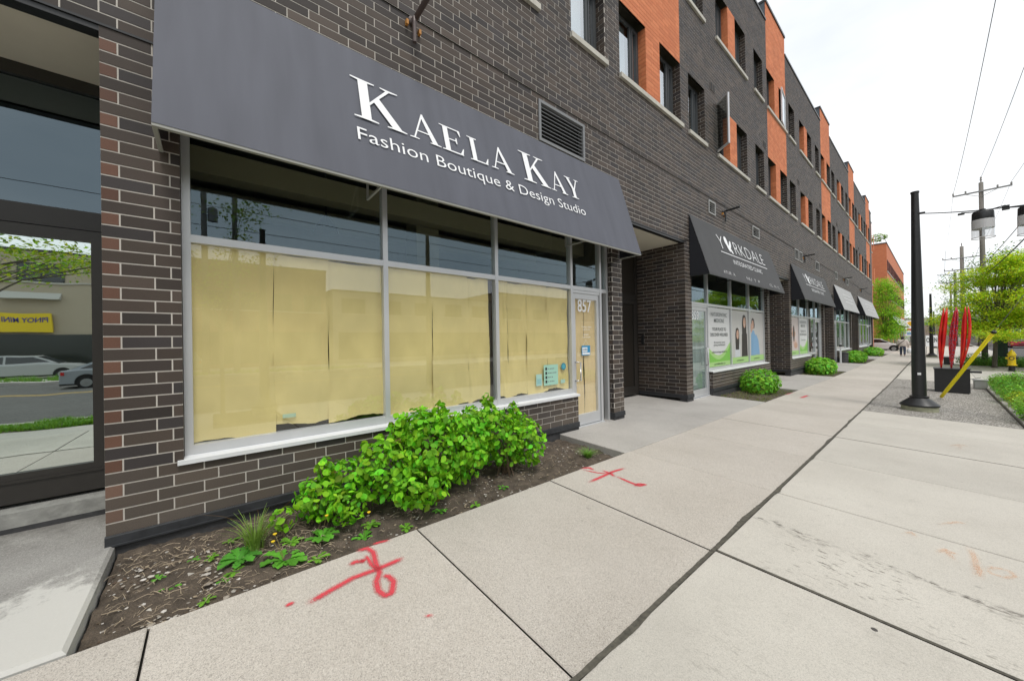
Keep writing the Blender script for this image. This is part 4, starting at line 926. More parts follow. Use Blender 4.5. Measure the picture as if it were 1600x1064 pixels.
def twig(x, y, l_, an, r, f):
    p = []; 
    for i in range(4):
        t = i/3; xx, yy = x+math.cos(an)*l_*t+random.gauss(0, l_*.02), y+math.sin(an)*l_*t+random.gauss(0, l_*.02); p.append((xx, yy, f(min(max(xx, .03), 1.29), yy)+.012+random.random()*.012+.02*math.sin(t*3.1)*random.random()))
    b.tube(p, r, 4, cap=False)
for i in range(560):
    if random.random() < .62: x, y = random.uniform(.1, 1.15), random.uniform(-.56, .75)
    else: x, y = random.uniform(.1, 1.1), random.uniform(.3, 4.4)
    twig(x, y, random.uniform(.03, .12), random.gauss(1.2, 1.0), random.uniform(.0008, .0024), sb)
tag(obj('twig_litter', b, mat('dry twigs', (.42, .34, .24), .9, noise=.4, nscale=20)), 'dry pale twigs and straw littering the soil beside the doorway pad', 'twigs', kind='stuff')
# ------------------------------------------------------------------ foliage
def leaf_template(kind):
    if kind == 'ovate':
        V = [(0, 0, 0), (.22, .27, .03), (.55, .34, .05), (.85, .16, .02), (1.0, 0, -.05), (.85, -.16, .02), (.55, -.34, .05), (.22, -.27, .03), (.3, 0, -.03), (.65, 0, -.04)]
        Fq = [(0, 8, 1, 1), (1, 8, 9, 2), (2, 9, 3, 3), (3, 9, 4, 4), (4, 9, 5, 5), (5, 9, 6, 6), (6, 9, 8, 7), (7, 8, 0, 0)]
        T = [(0, 8, 1), (1, 8, 9), (1, 9, 2), (2, 9, 3), (3, 9, 4), (4, 9, 5), (5, 9, 6), (6, 9, 8), (6, 8, 7), (7, 8, 0)]
    elif kind == 'diamond': V = [(0, 0, 0), (.5, .28, .04), (1, 0, -.03), (.5, -.28, .04)]; T = [(0, 1, 2), (0, 2, 3)]
    else: V = [(0, .05, 0), (0, -.05, 0), (1, 0, 0)]; T = [(0, 1, 2)]
    return np.array(V, dtype=float), np.array(T)
def leaves(name, cen, nrm, size, kind, cols, parent, m, droop=.3):
    """cen (n,3); nrm (n,3) facing; leaf lies across nrm with random roll"""
    V0, T0 = leaf_template(kind); n = len(cen); nrm = nrm/np.linalg.norm(nrm, axis=1, keepdims=True)
    r = rng.normal(size=(n, 3)); r[:, 2] -= droop*1.5; ax = r-nrm*(r*nrm).sum(1, keepdims=True); ax /= np.linalg.norm(ax, axis=1, keepdims=True)+1e-9
    sd_ = np.cross(nrm, ax); s = size[:, None, None]
    W = cen[:, None]+s*(ax[:, None]*(V0[None, :, 0:1]-.4)+sd_[:, None]*V0[None, :, 1:2]+nrm[:, None]*V0[None, :, 2:3])
    FF = (T0[None]+np.arange(n)[:, None, None]*len(V0)).reshape(-1, 3)
    return bigmesh(name, W.reshape(-1, 3), FF, m, parent, np.repeat(cols, len(T0), axis=0), smooth=(kind == 'ovate'))
def leafmat(name, tr=.25, rough=.55):
    if name in MATS: return MATS[name]
    m = bpy.data.materials.new(name); MATS[name] = m; m.use_nodes = True; t = m.node_tree; P = t.nodes['Principled BSDF']; l = t.links.new; P.inputs['Roughness'].default_value = rough; P.inputs['Specular IOR Level'].default_value = .35
    a = t.nodes.new('ShaderNodeAttribute'); a.attribute_name = 'Col'; l(a.outputs['Color'], P.inputs['Base Color'])
    ts = t.nodes.new('ShaderNodeBsdfTranslucent'); g = t.nodes.new('ShaderNodeVectorMath'); g.operation = 'MULTIPLY'; g.inputs[1].default_value = (1.5, 1.35, .5); l(a.outputs['Color'], g.inputs[0]); l(g.outputs[0], ts.inputs[0])
    mx_ = t.nodes.new('ShaderNodeMixShader'); mx_.inputs[0].default_value = tr; o = t.nodes['Material Output']; l(P.outputs[0], mx_.inputs[1]); l(ts.outputs[0], mx_.inputs[2]); l(mx_.outputs[0], o.inputs[0]); return m
M_leaf = leafmat('fresh leaf', .25, .68); M_stem = mat('brown stem', (.16, .11, .07), .85); M_bark = mat('grey bark', (.13, .115, .095), .9, noise=.3, nscale=10, bump=.8, bscale=25, stretch=(1, 1, .3))
def shell(lobes, n, depth=.3, up=.2, zmin=None):
    """sample points near the outside of a union of ellipsoids"""
    P = []; Nn = []; L_ = np.array([l[:3] for l in lobes]); Rd = np.array([l[3:6] for l in lobes]); wt = (Rd[:, 0]*Rd[:, 1]+Rd[:, 1]*Rd[:, 2]+Rd[:, 0]*Rd[:, 2]); wt = wt/wt.sum(); tot = 0
    while tot < n:
        k = rng.choice(len(lobes), size=n, p=wt); d = rng.normal(size=(n, 3)); d /= np.linalg.norm(d, axis=1, keepdims=True); r = 1-depth*rng.random(n)**1.7+rng.normal(size=n)*.04
        p = L_[k]+d*Rd[k]*r[:, None]; inside = np.zeros(n, bool)
        for j in range(len(lobes)):
            q = (((p-L_[j])/Rd[j])**2).sum(1) < (1-depth*.9)**2; inside |= q
        ok = ~inside
        if zmin is not None: ok &= p[:, 2] > zmin
        nn = d/Rd[k]; nn /= np.linalg.norm(nn, axis=1, keepdims=True); nn[:, 2] += up
        P.append(p[ok]); Nn.append(nn[ok]); tot += ok.sum()
    return np.concatenate(P)[:n], np.concatenate(Nn)[:n]
def greens(n, base, var=.25, hue=.22):
    k = 1+rng.normal(size=(n, 1))*var; c = np.array(base)[None]*np.clip(k, .40, 1.7); c[:, 0] *= np.clip(1+rng.normal(size=n)*hue, .5, 1.8)
    d = rng.random(n) < .004; c[d] = np.array((.22, .16, .05)); return np.clip(c, .004, .95)
def bush(name, label, base, lobes, n, size, col, stems=12, kind='ovate', var=.2, group=None, up=.35, depth=.3, catg='bush', jit=.7):
    t = thing(name, label, catg, base, group); zg = base[2]
    p, nn = shell(lobes, n, depth, up, zg+.01); nn = nn+rng.normal(size=nn.shape)*jit*.5
    leaves('foliage', p, nn, rng.uniform(.45, 1.3, len(p))*size, kind, greens(len(p), col, var), t, M_leaf)
    b = MB()
    for i in range(stems):
        l = random.choice(lobes); a = random.random()*6.28; e = Vector((l[0]+math.cos(a)*l[3]*.7, l[1]+math.sin(a)*l[4]*.7, l[2]+l[5]*random.uniform(-.2, .7))); s = Vector((base[0]+random.gauss(0, l[3]*.3), base[1]+random.gauss(0, l[4]*.35), zg-.02)); m_ = s.lerp(e, .5)+Vector((0, 0, .04))
        b.tube([s, m_, e], [.006, .0045, .003], 5, cap=False)
    obj('stems', b, M_stem, t); return t
GC = (.22, .52, .020)
random.seed(21)
zb = lambda x, y: gz2(x, y)-.06
GC = (.19, .485, .018)
bush('leafy_shrub', 'largest leafy bright green shrub, middle of the three under the papered windows', (.66, 1.75, zb(.6, 1.7)), [(.56, 1.36, .32, .38, .30, .32), (.60, 1.8, .42, .44, .36, .43), (.64, 2.2, .38, .40, .32, .40), (.55, 1.78, .64, .30, .28, .24), (.90, 1.6, .16, .28, .30, .20), (.58, 1.5, .66, .09, .09, .18), (.5, 2.05, .80, .08, .08, .12), (.75, 2.0, .74, .11, .11, .12)], 3000, .079, GC, 46, var=.28, jit=1.3, depth=.48)
bush('leafy_shrub', 'leafy bright green shrub nearest the glass door under the papered windows', (.60, 2.95, zb(.6, 2.95)), [(.54, 2.9, .32, .40, .34, .36), (.56, 2.7, .52, .32, .28, .28), (.64, 3.2, .28, .36, .24, .34), (.5, 2.5, .47, .33, .22, .32), (.5, 2.75, .80, .09, .09, .14), (.58, 3.12, .66, .09, .09, .14)], 2100, .073, GC, 34, var=.28, jit=1.3, depth=.48)
bush('leafy_shrub', 'smallest leafy bright green shrub at the left of the shrubs under the papered windows', (.48, .80, zb(.4, .8)), [(.45, .76, .14, .26, .20, .20), (.45, .98, .24, .26, .18, .24), (.68, .95, .10, .24, .18, .16), (.4, .84, .38, .09, .09, .12)], 760, .070, GC, 16, var=.34, jit=1.3, depth=.5)
bush('leafy_sprout', 'low sprout with few round leaves left of the smallest shrub', (.50, .46, zb(.5, .46)), [(.50, .47, .06, .15, .11, .10)], 44, .064, GC, 6, catg='sprout')
random.seed(41)
for (x, y, rx, ry, rz, lb, n) in ((.52, 13.75, .55, .78, .55, 'rounded bright green bush in front of the family poster', 1500), (.55, 23.2, .60, 1.15, .62, 'rounded green bush below the poster of hands', 1600), (.55, 34.9, .62, 2.0, .60, 'rounded green bush below the streaky grey films', 1600), (.55, 46.2, .70, 2.6, .62, 'rounded green bush at the far end of the shopfronts', 1500)):
    z = gz2(x, y)-.03; hh = .40
    lb_ = [(x, y, z+hh*.75, rx, ry, rz*.78), (x+.08, y-ry*.35, z+hh*.6, rx*.8, ry*.55, rz*.65), (x-.05, y+ry*.4, z+hh*.6, rx*.8, ry*.5, rz*.62), (x, y, z+hh*1.05, rx*.6, ry*.6, rz*.5)]
    bush('round_bush', lb, (x, y, z), lb_, n, .10 if y < 20 else .14, (.19, .47, .035), 8, group='rounded bushes in the beds along the facade', depth=.22)
# weeds in the near bed
def tuft(name, label, x, y, z, n, h, spread, col, wd=.006, catg='weed', bendy=.5, parent=None):
    V = []; Fq = []; C = []
    for i in range(n):
        a = random.random()*6.28; r = random.random()*spread*.25; L_ = h*random.uniform(.6, 1.1); o_ = random.uniform(.1, bendy)*spread*2; k = len(V); p0 = Vector((x+r*math.cos(a), y+r*math.sin(a), z)); sd_ = Vector((-math.sin(a), math.cos(a), 0)); seg = 4
        for j in range(seg+1):
            t = j/seg; p = p0+Vector((math.cos(a)*o_*t*t, math.sin(a)*o_*t*t, L_*(t-.25*t*t*bendy*2))); w_ = wd*(1-t*.85); V += [tuple(p-sd_*w_), tuple(p+sd_*w_)]
        for j in range(seg): Fq.append((k+2*j, k+2*j+1, k+2*j+3, k+2*j+2)); q = random.uniform(.7, 1.25); C.append([c*q for c in col])
    if parent is not None: return bigmesh(name, np.array(V), np.array(Fq), M_leaf, parent, C)
    o = bigmesh(name, np.array(V), np.array(Fq), M_leaf, None, C, base=(x, y, z)); tag(o, label, catg); return o
g0 = lambda x, y: sf[0](x, y)
tuft('grass_tuft', 'green grass tuft at the corner of the bed beside the entry pad', .93, 4.25, g0(.93, 4.25), 190, .17, .20, (.16, .34, .05), .004, 'grass tuft')
tuft('grass_tuft', 'tall reddish green grass tuft in the near bed left of the shrubs', .62, .25, g0(.6, .25), 110, .34, .26, (.20, .33, .06), .0055, 'grass tuft')
def dandelion(x, y, label, n, L_, flower=0, col=(.11, .36, .03)):
    z = g0(x, y); t = thing('dandelion', label, 'weed', (x, y, z), 'weeds on the near soil'); V = []; Fq = []; C = []
    for i in range(n):
        a = i*2.4+random.random()*.5; l_ = L_*random.uniform(.6, 1.1); k = len(V); d = Vector((math.cos(a), math.sin(a), 0)); s = Vector((-d.y, d.x, 0)); prof = [.008, .02, .013, .028, .018, .036, .024, .034, .004]
        lift = random.uniform(.25, .9)
        for j, w_ in enumerate(prof):
            u = j/8; p = Vector((x, y, z+.01))+d*l_*u+Vector((0, 0, l_*lift*(u-.75*u*u))); w_ *= l_/.16; V += [tuple(p-s*w_+Vector((0, 0, w_*.3))), tuple(p), tuple(p+s*w_+Vector((0, 0, w_*.3)))]
        q = random.uniform(.75, 1.3)
        for j in range(8): Fq += [(k+3*j, k+3*j+1, k+3*j+4, k+3*j+3), (k+3*j+1, k+3*j+2, k+3*j+5, k+3*j+4)]; C += [[c*q for c in col]]*2
    bigmesh('leaves', np.array(V), np.array(Fq), M_leaf, t, C)
    for i in range(flower):
        a = random.uniform(0, 6.28); h = random.uniform(.16, .26); e = Vector((x+math.cos(a)*.08, y+math.sin(a)*.08, z+h)); b = MB(); b.tube([(x, y, z), ((x+e.x)/2, (y+e.y)/2, z+h*.6), tuple(e)], .0022, 5); obj('stalk', b, mat('stalk', (.22, .18, .06), .7), t)
        b = MB(); b.lathe(e, [(.004, -.008), (.013, .0), (.015, .006), (.006, .010)], 10); obj('flower', b, mat('dandelion yellow', (.80, .55, .02), .7), t)
    return t
random.seed(31)
dandelion(.95, .42, 'broad toothed dandelion plant leaning over the sidewalk edge', 14, .17, 2)
dandelion(.78, .72, 'toothed leafy weed between the tall tuft and the small shrub', 12, .145, 1)
dandelion(.72, .15, 'low feathery weed left of the tall grass tuft', 16, .16, 0, (.09, .33, .035))
dandelion(1.02, 1.0, 'small yellow flowered weed in front of the smallest shrub', 8, .10, 1)
dandelion(.62, -.32, 'tiny green seedling on the soil nearest the doorway pad', 6, .06)
dandelion(.80, -.25, 'tiny green seedling among the pale stones', 5, .07)
dandelion(.50, -.12, 'tiny green seedling close to the dark foundation', 5, .05)
dandelion(.95, .05, 'tiny green seedling near the edge of the warm slab', 5, .05)
random.seed(61)
for i_, (x_, y_, n_, l_, lb_) in enumerate(((1.12, -.05, 6, .06, 'tiny weed at the slab edge near the pale joint'), (.35, .1, 6, .07, 'tiny weed close to the wall flashing'), (.55, -.02, 7, .07, 'tiny weed left of the tall grass tuft'), (.88, .12, 7, .08, 'small weed in front of the tall grass tuft'), (1.1, .62, 8, .09, 'small weed at the slab edge right of the toothed plants'), (.85, 1.12, 9, .10, 'leafy weed at the foot of the smallest shrub'), (1.1, 1.35, 8, .09, 'small weed at the slab edge beside the largest shrub'), (1.15, 2.1, 8, .08, 'small weed at the slab edge below the largest shrub'), (.7, .5, 9, .11, 'leafy weed beside the low sprout'))):
    dandelion(x_, y_, lb_, n_, l_, 0, (.15, .36, .03))
dandelion(1.02, 1.75, 'flat green weed in front of the largest shrub', 9, .08); dandelion(.98, 2.6, 'flat green weed on bare soil right of the largest shrub', 9, .07)
tuft('dry_stalk', 'thin bare dry stalks leaning beside the tall grass tuft', .5, .3, g0(.5, .3), 9, .42, .34, (.24, .13, .05), .0028, 'dry stalks', .9)
for y0, y1, lb in ((11.5, 14.9, 'patchy dry grass on the soil around the bush by the clinic'), (21.5, 24.9, 'patchy grass on the soil around the bush by the second clinic awning')):
    V = []; Fq = []; C = []
    for i in range(900):
        x, y = random.uniform(.05, 1.2), random.uniform(y0, y1); a = random.random()*6.28; k = len(V); z = gz2(x, y)-.05; l_ = random.uniform(.03, .09); V += [(x-.006, y, z), (x+.006, y+.004, z), (x+math.cos(a)*l_*.6, y+math.sin(a)*l_*.6, z+l_)]; Fq.append((k, k+1, k+2)); q = random.random(); C.append([.12+.14*q, .22+.02*q, .05+.05*q])
    o = bigmesh('ground_cover', np.array(V), np.array(Fq), M_leaf, None, C, base=(.6, (y0+y1)/2, gz2(.6, y0))); tag(o, lb, 'grass', kind='stuff')
# ------------------------------------------------------------------ street furniture
def at(u, v, wd):
    return CAM+(F+RR*((u-800)/FPX)+UU*((532-v)/FPX))*wd
def gat(u, wd):
    p = at(u, 520, wd); return Vector((p.x, p.y, gz2(p.x, p.y)))
def lamp_post(p, label, h=5.35, n=20):
    t = thing('lamp_post', label, 'lamp post', p, 'black lamp posts'); x, y, z = p
    b = MB(); b.lathe((x, y, z-.02), [(.125, .12), (.124, .6), (.12, 1.2), (.093, h*.6), (.066, h-.04), (.076, h-.04), (.076, h), (.02, h+.01)], n); obj('shaft', b, M_black, t, autos=40)
    b = MB(); b.lathe((x, y, z+.05), [(.32, .05), (.335, .06), (.335, .09), (.31, .115), (.24, .18), (.152, .255), (.165, .26), (.165, .29), (.13, .30)], n+8); obj('base', b, M_black, t, autos=40)
    b = MB(); b.lathe((x, y, z-.1), [(.31, 0), (.31, .20)], n+4); obj('footing', b, mat('mossy footing', (.34, .34, .24), .9, noise=.3), t)
    b = MB(); b.obox((x-.155-.012, y-.06, z+.85), (.01, 0, 0), (0, .1, 0), (0, 0, .06)); 
    return t
lp = lamp_post((3.99, 13.22, gz(4, 13.2)), 'tall black lamp post on the aggregate paving beside the yellow guy guard')
d_ = (CAM-Vector((3.99, 13.22, 0))); d_.z = 0; d_.normalize(); s_ = Vector((-d_.y, d_.x, 0)); b = MB()
for i in range(4):
    a = -.17+.11*i; dd_ = d_*math.cos(a)+s_*math.sin(a); b.obox(Vector((3.99, 13.22, .62))+dd_*.121-s_*.0, s_*.018, dd_*.004, (0, 0, .055))
obj('label_plate', b, M_sign, lp)
lamp_post(tuple(gat(1455, 29.8)), 'black lamp post standing far along the sidewalk in front of the open banner', 5.3, 12)
lamp_post(tuple(gat(1459.5, 48)), 'small distant black lamp post behind the far one', 5.0, 10)
# hydro poles
M_wood = mat('weathered pole wood', (.20, .185, .165), .9, noise=.25, nscale=6, bump=.5, stretch=(1, 1, .1))
M_steel = mat('galvanised steel', (.30, .30, .30), .5, .5); M_wire = mat('black cable', (.03, .03, .032), .6); M_ins = mat('grey insulator', (.28, .27, .26), .4)
def hydro(p, h, r, label, arms=((.35, 1.15),), off=False):
    t = thing('utility_pole', label, 'utility pole', p, 'wooden utility poles along the street'); x, y, z = p
    b = MB(); b.tube([(x, y, z-.1), (x, y, z+h*.5), (x, y, z+h)], [r*1.15, r, r*.82], 12); obj('pole', b, M_wood, t, smooth=True)
    for (dz, ln) in arms:
        b = MB(); b.obox((x-ln, y-.15, z+h-dz-.05), (2*ln, .3*0, 0), (0, .09, 0), (0, 0, .08)); b.tube([(x-ln*.6, y-.1, z+h-dz), (x, y-.1, z+h-dz-.35), (x+ln*.6, y-.1, z+h-dz)], .015, 5); arm = obj('crossarm', b, M_steel, t)
        for s in (-1, -.55, .55, 1):
            b = MB(); b.lathe((x+s*ln*.97, y-.1, z+h-dz+.03), [(.02, 0), (.05, .05), (.03, .08), (.05, .12), (.02, .17)], 8); obj('insulator', b, M_ins, arm)
    b = MB(); b.lathe((x, y, z+h), [(.03, 0), (.03, .12), (.06, .16), (.03, .22), (.05, .28), (.02, .36)], 8); obj('top_insulator', b, M_ins, t)
    return t
def groundz(v): return Vector((v.x, v.y, gz2(v.x, v.y)))
pA = Vector((6.55, 13.2, gz2(6.55, 13.2))); pB = groundz(at(1538, 520, 22)); pC = groundz(at(1505.5, 520, 37)); pD = groundz(at(1494, 520, 57)); pE = groundz(at(1487, 520, 80)); pM = Vector((6.9, -12, gz2(6.9, -12)))
HP = 11.3
hydro(pB, at(1538, 285, 22).z-pB.z, .115, 'nearest visible grey wooden utility pole rising behind the hanging lantern', ((.55, 1.12),))
hydro(pA, HP, .15, 'wooden utility pole to which the yellow sleeved guy wire is tied', ((.55, 1.12),))
hydro(pM, HP, .15, 'wooden utility pole seen mirrored in the shop glass', ((.55, 1.12),))
hydro(pC, at(1505.5, 385, 37).z-pC.z, .16, 'second wooden utility pole, with two lower brackets', ((1.2, 1.3), (2.4, 1.2)))
hydro(pD, at(1494, 425, 57).z-pD.z, .17, 'third wooden utility pole with two stacked crossarms', ((.3, 1.8), (1.6, 1.7)))
hydro(pE, at(1486, 440, 80).z-pE.z, .18, 'most distant thin utility pole', ((.3, 1.5),))
for (x, y, h, lb) in ((27.0, -.3, 13.5, 'utility pole with a transformer across the road, left of its pair'), (27.6, 1.35, 13.0, 'utility pole across the road, right of its pair')):
    q = hydro(Vector((x, y, gz2(9, y))), h, .17, lb, ((.6, 1.2), (1.7, 1.0)))
    if y < 0: b = MB(); b.lathe((x+.05, y+.45, h-3.4), [(.05, 0), (.27, .05), (.27, .9), (.2, 1.0), (.05, 1.05)], 14); obj('transformer', b, M_ins, q)
lamp_post((7.9, 1.15, gz(7.9, 1.1)), 'black lamp post near the kerb, mirrored in the widest window', 5.2, 12)
lamp_post((7.9, 6.35, gz(7.9, 6.3)), 'black lamp post near the kerb, mirrored in the second window', 6.2, 12)
def wire(a, c, sag, r, label, grp='overhead cables'):
    a, c = Vector(a), Vector(c); b = MB(); n = 14
    b.tube([a.lerp(c, i/n)-Vector((0, 0, sag*4*(i/n)*(1-i/n))) for i in range(n+1)], r, 5, cap=False); o = obj('overhead_cable', b, M_wire); tag(o, label, 'cable', grp); return o
tops = [pM+Vector((0, 0, HP)), pA+Vector((0, 0, HP)), Vector((pB.x, pB.y, at(1538, 285, 22).z)), Vector((pC.x, pC.y, at(1505.5, 385, 37).z)), Vector((pD.x, pD.y, at(1494, 425, 57).z))]
for i in range(4):
    w0 = ('from the mirrored pole to the guyed pole', 'from the guyed pole to the lantern pole', 'from the lantern pole to the second pole', 'from the second pole to the third pole')[i]
    for dx, nm in ((-1.08, 'building side'), (1.08, 'road side')): wire(tops[i]+Vector((dx, -.1, -.35)), tops[i+1]+Vector((dx, -.1, -.35)), .35, (.013, .009, .007, .014)[i], 'thin %s cable %s' % (nm, w0))
wire(tops[0]+Vector((0, 0, .3)), tops[1]+Vector((0, 0, .3)), .35, .013, 'thin top cable from the mirrored pole to the guyed pole'); wire(tops[1]+Vector((0, 0, .3)), tops[2]+Vector((0, 0, .3)), .3, .009, 'thin top cable from the guyed pole to the pole behind the lantern')
for z_, r_, lb in ((5.6, .022, 'thick lower telephone cable reaching the guyed pole'), (6.3, .014, 'thinner lower service cable reaching the guyed pole')):
    wire(pB+Vector((0, 0, z_-.1)), pA+Vector((0, 0, z_)), .2, r_, lb); 
for z_, lb in ((12.0, 'upper cable strung between the poles across the road'), (10.6, 'middle cable strung between the poles across the road'), (9.6, 'lowest thick cable strung between the poles across the road')): wire((27.2, -40, z_-.4), (27.4, 55, z_), .5, .03 if z_ < 10 else .02, lb)
# span cable with the lanterns
pc0, pc1 = Vector((4.03, 13.2, at(1445, 327, 8.4).z)), Vector((6.42, 13.2, 4.30))
b = MB(); n = 16; cp = lambda t: pc0.lerp(pc1, t)-Vector((0, 0, .10*4*t*(1-t))); b.tube([cp(i/n) for i in range(n+1)], .012, 6); b.tube([pc0-Vector((.02, 0, 0)), pc0+Vector((.12, 0, -.01))], .028, 8)
tag(obj('span_cable', b, M_wire), 'dark cable strung from the tall black lamp post carrying the lanterns', 'cable')
def lantern(t_, label):
    c = cp(t_); t = thing('hanging_lantern', label, 'lantern', tuple(c-Vector((0, 0, .62))), 'lanterns hung on the span cable')
    R_ = .16; z0 = c.z-.62; o = (c.x, c.y-.0, z0)
    b = MB(); b.lathe(o, [(R_*.98, .40), (R_, .41), (R_*.97, .565), (R_*.9, .58), (.05, .60), (.04, .64)], 24); 
    for s in (-1, 1): b.tube([(c.x, c.y, c.z-.01), (c.x+s*.13, c.y, c.z-.015), (c.x+s*.30, c.y, c.z+.015)], .012, 6); b.obox((c.x+s*.30-.05, c.y-.03, c.z-.03), (.1, 0, 0), (0, .06, 0), (0, 0, .04))
    obj('cap', b, M_black, t, autos=40)
    b = MB(); b.lathe(o, [(R_*1.02, .20), (R_*1.02, .40)], 24); obj('frosted_band', b, mat('frosted acrylic', (.58, .58, .58), .4), t, autos=40)
    b = MB(); k = 24
    V_ = [(o[0]+R_*1.03*math.cos(2*math.pi*i/k), o[1]+R_*1.03*math.sin(2*math.pi*i/k), z0+h) for h in (0, .2) for i in range(k)]; b.raw(V_, [(i, (i+1) % k, k+(i+1) % k, k+i) for i in range(k)]); obj('clear_shade', b, glass('clear acrylic', .18, 1.45, (.80, .80, .80)), t, smooth=True)
    b = MB(); b.lathe(o, [(R_*1.04, .0), (R_*1.04, .015)], 24); b.lathe((o[0], o[1], z0), [(.02, .2), (.03, .05), (.02, .04)], 10)
    ring = MB()
    for i in range(k):
        a, c2 = 2*math.pi*i/k, 2*math.pi*(i+1)/k; ring.tube([(o[0]+R_*1.04*math.cos(a), o[1]+R_*1.04*math.sin(a), z0), (o[0]+R_*1.04*math.cos(c2), o[1]+R_*1.04*math.sin(c2), z0)], .008, 5)
    ring.lathe((o[0], o[1], z0+.04), [(.02, 0), (.03, .06), (.02, .16)], 10); obj('rim', ring, mat('frosted acrylic'), t)
lantern(.40, 'black capped frosted lantern hanging left on the span cable'); lantern(.652, 'black capped frosted lantern cut by the right edge of the picture')
# guy wire and its yellow sleeve
gb = Vector((4.33, 16.4, gz2(4.33, 16.4))); 
def ray_at_xy(u, v, p, q):   # point on the vertical plane through p and q seen at pixel
    n = Vector((q.y-p.y, p.x-q.x, 0)); d = F+RR*((u-800)/FPX)+UU*((532-v)/FPX); return CAM+d*(n.dot(Vector(p)-CAM)/n.dot(d))
g1 = ray_at_xy(1552, 520, gb, pA); gd = (g1-gb).normalized(); tt = (pA.x-gb.x)/gd.x; gtop = gb+gd*tt
t = thing('guy_wire', 'steel guy wire with a bright yellow plastic sleeve slanting up beside the lamp post', 'guy wire', tuple(gb))
b = MB(); b.tube([gb, gtop], .006, 6); obj('cable', b, M_steel, t)
b = MB(); e = gd.cross(Vector((0, 0, 1))).normalized(); b.tube([gb+gd*.05, gb+gd*.4, g1], [.038, .042, .038], 14); obj('yellow_sleeve', b, mat('yellow plastic', (1.0, .82, .01), .5), t, smooth=True)
b = MB(); b.tube([g1, g1+gd*.05], [.05, .04], 10); obj('collar', b, M_black, t)
# sculpture
sx, sy = 4.585, 18.75; sz = gz2(sx, sy); t = thing('street_sculpture', 'street sculpture of three upright red blades on a black box plinth', 'sculpture', (sx, sy, sz))
b = MB(); b.box(sx-.37, sx+.37, sy-.37, sy+.37, sz+.02, sz+.76); b.box(sx-.39, sx+.39, sy-.39, sy+.39, sz+.76, sz+.785); b.box(sx-.35, sx+.35, sy-.35, sy+.35, sz-.02, sz+.02); obj('plinth', b, mat('satin black box', (.022, .022, .024), .5, noise=.15), t)
b = MB(); b.tube([(sx+.37, sy-.2, sz+.69), (sx+.6, sy-.2, sz+.69)], .035, 8); b.tube([(sx+.37, sy-.2, sz+.45), (sx+.58, sy-.2, sz+.52)], .008, 6); obj('side_rod', b, M_black, t)
def m_red(name, pat):
    m = bpy.data.materials.new(name); m.use_nodes = True; tr = m.node_tree; P = tr.nodes['Principled BSDF']; P.inputs['Roughness'].default_value = .3; l = tr.links.new
    tcn = tr.nodes.new('ShaderNodeTexCoord'); mpn = tr.nodes.new('ShaderNodeMapping'); mpn.inputs['Scale'].default_value = (9, 9, 2.2) if not pat else (16, 16, 14); l(tcn.outputs['Object'], mpn.inputs[0])
    tx = tr.nodes.new('ShaderNodeTexNoise') if not pat else tr.nodes.new('ShaderNodeTexVoronoi'); tx.inputs['Scale'].default_value = 1.2 if not pat else 1.6; l(mpn.outputs[0], tx.inputs['Vector'])
    r = tr.nodes.new('ShaderNodeValToRGB'); l(tx.outputs[0], r.inputs[0]); cs = [(.28, (.55, .01, .012)), (.5, (.86, .02, .02)), (.66, (.88, .08, .03)), (.74, (.85, .45, .35))] if not pat else [(.22, (.60, .45, .55)), (.30, (.10, .02, .12)), (.45, (.55, .02, .03)), (.8, (.75, .04, .04))]
    e = r.color_ramp.elements; e[0].position, e[0].color = cs[0][0], (*cs[0][1], 1); e[1].position, e[1].color = cs[-1][0], (*cs[-1][1], 1)
    for p_, c_ in cs[1:-1]: q = e.new(p_); q.color = (*c_, 1)
    l(r.outputs[0], P.inputs['Base Color']); return m
for (xb, xt, wd, rot, pat, bow) in ((-.215, -.10, .15, .2, 0, -.03), (-.0, .12, .15, 1.0, 1, -.02), (.19, .33, .19, .5, 0, .05)):
    b = MB(); base = Vector((sx+xb, sy-.08, sz+.785)); H = 2.0; n = 16; ns = 5
    for q in range(ns):
        a = 2*math.pi*q/ns+rot; hq = H*(1-.05*(q % 3)); P_ = []; rr = []
        for i in range(n+1):
            u = i/n; r = wd*.44*(math.sin(math.pi*min(1, u**1.15*.80+.03))**.9); P_.append((base.x+(xt-xb)*u+bow*math.sin(math.pi*u)+r*math.cos(a), base.y+r*math.sin(a)*.8, base.z+hq*u)); rr.append(.010+.024*math.sin(math.pi*min(1, u*.84+.04)) if i < n else .008)
        b.tube(P_, rr, 6)
    bl = obj('red_blade', b, m_red('patterned red enamel' if pat else 'red enamel', pat), t, smooth=True)
    if pat: bl['label'] = 'middle blade with purple and white chain pattern'
# small grey boxes by the bed kerb
t = thing('junction_box', 'small grey metal box at the kerb of the planted bed behind the sculpture', 'junction box', (5.25, 20.6, gz2(5.3, 20.6))); b = MB(); z = gz2(5.3, 20.6); b.box(5.1, 5.4, 20.5, 20.75, z, z+.3); obj('case', b, mat('box grey', (.36, .36, .35), .5, .3), t); b = MB(); b.box(5.08, 5.42, 20.48, 20.77, z+.3, z+.33); b.box(5.13, 5.37, 20.485, 20.5, z+.04, z+.26); obj('lid', b, mat('box lid', (.45, .45, .44), .5, .3), t)
